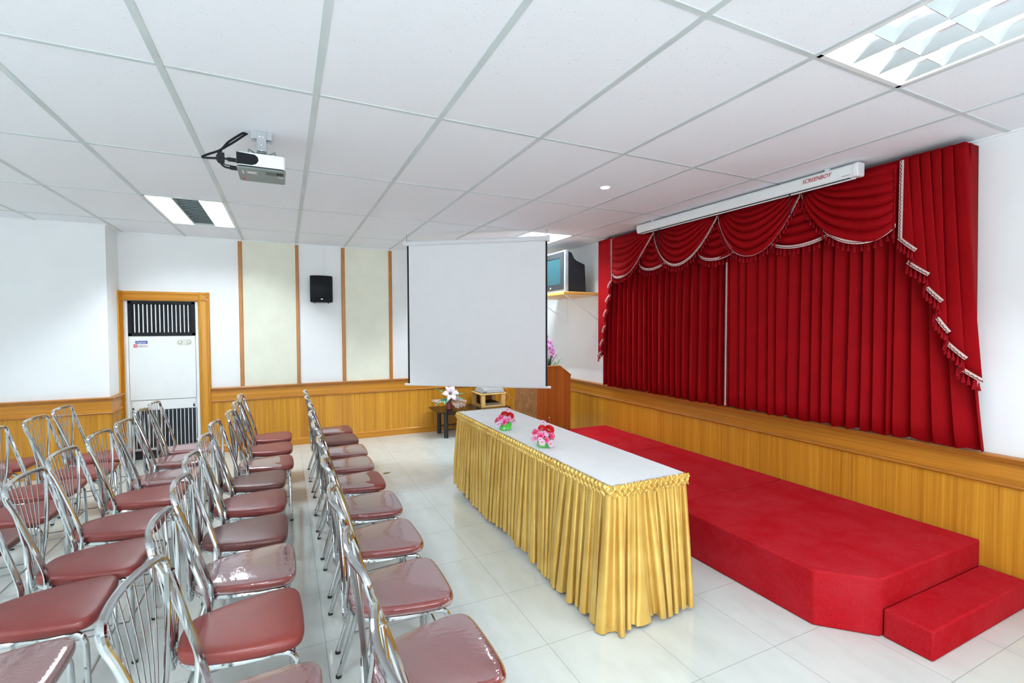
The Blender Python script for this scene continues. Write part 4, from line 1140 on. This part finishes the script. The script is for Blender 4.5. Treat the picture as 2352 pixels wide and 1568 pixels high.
# ------------------------------------------------------------------ black side table and what stands on it
tx0, tx1, ty0, ty1, th = 2.325, 3.42, 3.80, 4.345, .375
tb = thing('side_table', 'low black glass-topped side table in the far corner', 'table', ((tx0+tx1)/2, (ty0+ty1)/2, 0))
rbox(MB(), tx0, tx1, ty0, ty1, th-.010, th, .03).build('glass_top', 'black_gloss', tb, True, world=True)
for x in (2.455, tx1-.13):
    for y in (3.895, 4.225): MB().lathe([(.030, 0), (.030, th-.0115)], 18, Matrix.Translation((x, y, 0)), cap=True).build('leg', 'dark_metal', tb, world=True)
mb = MB()
for y in (3.895, 4.225): mb.tube([(2.455, y, .11), (tx1-.13, y, .11)], .007, 7)
for i in range(6): mb.tube([(2.50+.13*i, 3.895, .112), (2.50+.13*i, 4.225, .112)], .004, 6)
mb.build('wire_shelf', 'dark_metal', tb, world=True)
mb = MB()
for y in (3.895, 4.225): mb.box(2.455, tx1-.13, y-.008, y+.008, th-.055, th-.04)
mb.build('cross_bar', 'dark_metal', tb, False, world=True)
va = thing('flower_vase', 'burgundy vase of white lilies and variegated leaves on the black side table', 'vase', (2.545, 4.03, th))
MB().lathe([(.001, 0), (.040, 0), (.046, .01), (.040, .05), (.036, .09), (.040, .13), (.046, .14), (.040, .138), (.034, .09), (.001, .02)], 22).build('vase', 'vase_burgundy', va)
def lily(R):
    mb = MB()
    for i in range(6):
        a = 2*PI*i/6; ca, sa = math.cos(a), math.sin(a); wk = .30 if i % 2 else .22
        def petal(u, v, ca=ca, sa=sa, wk=wk):
            w_ = (u-.5)*2*R*wk*math.sin(PI*(.08+.90*v)); rr = R*(.12+.88*v)
            return (rr*ca-w_*sa, rr*sa+w_*ca, R*(.75*v**.6-.55*v*v)-.05*R*abs(u-.5))
        mb.grid(petal, 4, 8)
    return mb
for i, (p, d_, R) in enumerate((((-.005, -.06, .225), (.0, -.9, .42), .125), ((.085, -.02, .195), (.7, -.6, .2), .085), ((.03, .02, .265), (.2, -.3, .9), .075))):
    o = lily(R).build('lily', 'lily_white', va, True, solid=.001, angle=80); o.location = p
    o.rotation_mode = 'QUATERNION'; o.rotation_quaternion = Vector(d_).to_track_quat('Z', 'Y')
    e = MB(); e.ball((0, 0, .02), (.008, .008, .02), 8, 6); e.build('stamen', 'daisy_eye', o)
for i, (p, az, el, L, W_l) in enumerate((((-.03, -.03, .16), 3.45, -.15, .22, .046), ((-.03, -.06, .16), 4.0, -.2, .15, .046), ((.03, -.03, .18), .20, .30, .24, .050), ((-.02, -.01, .19), 2.75, .75, .20, .044), ((.02, 0, .2), 1.0, .9, .17, .036), ((.05, -.06, .17), 5.6, .05, .15, .036))):
    o = leaf(L, W_l, .25, .2).build('leaf', 'variegated_leaf', va, True, solid=.001); o.location = p; o.rotation_euler = (el, 0, az-PI/2)
for i, (az, el) in enumerate(((3.3, .3), (.05, .25), (5.4, -.05), (.5, .05))):
    o = MB().grid(lambda u, v: ((u-.5)*.26*(.15+v), .21*v, .016*math.sin(u*22)*v-.06*v*v), 22, 8).build('tulle_wrap', 'tulle', va, True); o.location = (0, 0, .12); o.rotation_euler = (el, 0, az-PI/2)
for p in ((.105, -.03, .055), (.125, -.035, .050), (.112, -.045, .060)): MB().ball(p, .013, 10, 7).build('glass_bead', 'brushed_steel', va)
MB().tube([(.03, -.02, .13), (.09, -.03, .11), (.112, -.036, .075)], .001, 4).build('bead_wire', 'wire_steel', va)

rx0, rx1, ry0, ry1, rz0 = 2.995, 3.375, 3.915, 4.315, th+.0006
rk = thing('media_rack', 'pale wooden open rack on the black side table', 'rack', ((rx0+rx1)/2, (ry0+ry1)/2, th))
MB().box(rx0-.02, rx1+.015, ry0-.012, ry1, rz0+.180, rz0+.200).build('top_board', 'pale_wood', rk, True, .004, world=True)
MB().box(rx0, rx1, ry0, ry1, rz0, rz0+.018).build('bottom_board', 'pale_wood', rk, True, .002, world=True)
for x in (rx0, rx1-.062):
    for y in (ry0, ry1-.05): MB().box(x, x+.062, y, y+.05, rz0+.0185, rz0+.1795).build('post', 'pale_wood', rk, True, .002, world=True)
MB().box(rx0+.002, rx1-.002, ry1-.012, ry1-.001, rz0+.0185, rz0+.1795).build('back_panel', 'leg_wood', rk, False, world=True)
o = MB().box(-.115, .115, -.13, .12, 0, .040).build('disc_player', 'black_plastic', None, True, .003); o.location = (3.185, 4.12, rz0+.0185)
tag(o, 'flat black disc player inside the pale wooden rack', 'disc player')
MB().box(-.11, .11, -.134, -.129, .006, .030).build('front_plate', 'grey_plastic', o, False)
dv = thing('document_camera', 'grey slope-sided projector-like device on top of the pale rack', 'device', (3.19, 4.10, rz0+.2005))
MB().add([(-.175, -.17, 0), (.175, -.17, 0), (.175, .17, 0), (-.175, .17, 0), (-.130, -.155, .060), (.165, -.155, .060), (.165, .16, .075), (-.130, .16, .075)], [(0, 3, 2, 1), (4, 5, 6, 7), (0, 1, 5, 4), (1, 2, 6, 5), (2, 3, 7, 6), (3, 0, 4, 7)]).build('body', 'light_grey_plastic', dv, True, .006)
MB().box(-.178, .172, -.172, .168, -.0003, .006).build('base', 'black_plastic', dv, False)
MB().box(-.165, -.10, -.172, -.165, .012, .030).build('port_panel', 'grey_plastic', dv, False)
cbl = thing('cables', 'dark cables hanging down behind the pale rack by the lectern', 'cables', (3.44, 4.2, .02))
for k, pts in enumerate(([(3.369, 4.15, .62), (3.43, 4.15, .61), (3.455, 4.16, .45), (3.43, 4.18, .33), (3.435, 4.2, .02)], [(3.369, 4.10, .60), (3.46, 4.10, .58), (3.495, 4.12, .46), (3.455, 4.16, .32), (3.47, 4.2, .02)], [(3.44, 4.22, .56), (3.43, 4.2, .42), (3.45, 4.2, .30), (3.44, 4.21, .02)])):
    MB().tube(spline(pts, 6), .0048, 6).build('cable', 'cord_maroon' if k == 1 else 'black_plastic', cbl, world=True)
MB().tube(spline([(3.45, 4.1, .57), (3.55, 4.12, .48), (3.62, 4.15, .36), (3.63, 4.2, .02)], 6), .003, 6).build('cable', 'light_grey_plastic', cbl, world=True)

# ------------------------------------------------------------------ camera and exposure
f_px, yaw, pit, rol = 1092.08, .4457, -.0317, -.0027
fwd = Vector((math.sin(yaw)*math.cos(pit), math.cos(yaw)*math.cos(pit), math.sin(pit)))
rt = Vector((math.cos(yaw), -math.sin(yaw), 0)); up = rt.cross(fwd)
r2 = rt*math.cos(rol)+up*math.sin(rol); u2 = -rt*math.sin(rol)+up*math.cos(rol)
cam = bpy.data.cameras.new('camera'); co = bpy.data.objects.new('camera', cam); C.objects.link(co)
cam.sensor_fit = 'HORIZONTAL'; cam.sensor_width = 36; cam.lens = 36*f_px/2352; cam.clip_start = .02
mw = Matrix.Identity(4)
for i in range(3): mw[i][0] = r2[i]; mw[i][1] = u2[i]; mw[i][2] = -fwd[i]
mw[0][3], mw[1][3], mw[2][3] = .4501, -2.4383, H-1.0876
co.matrix_world = mw
S.camera = co
wd = bpy.data.worlds.new('world'); S.world = wd; wd.use_nodes = True
wd.node_tree.nodes['Background'].inputs[0].default_value = (.5, .55, .6, 1); wd.node_tree.nodes['Background'].inputs[1].default_value = .2
vs_ = S.view_settings; vs_.view_transform = 'Standard'; vs_.look = 'None'; vs_.gamma = 1; vs_.use_curve_mapping = False
vs_.exposure = .76
cy = S.cycles; cy.use_denoising = True; cy.max_bounces = 10; cy.diffuse_bounces = 6; cy.glossy_bounces = 5; cy.transparent_max_bounces = 12
cy.use_adaptive_sampling = True; cy.adaptive_threshold = .02; cy.sample_clamp_indirect = 6; cy.caustics_reflective = False; cy.caustics_refractive = False
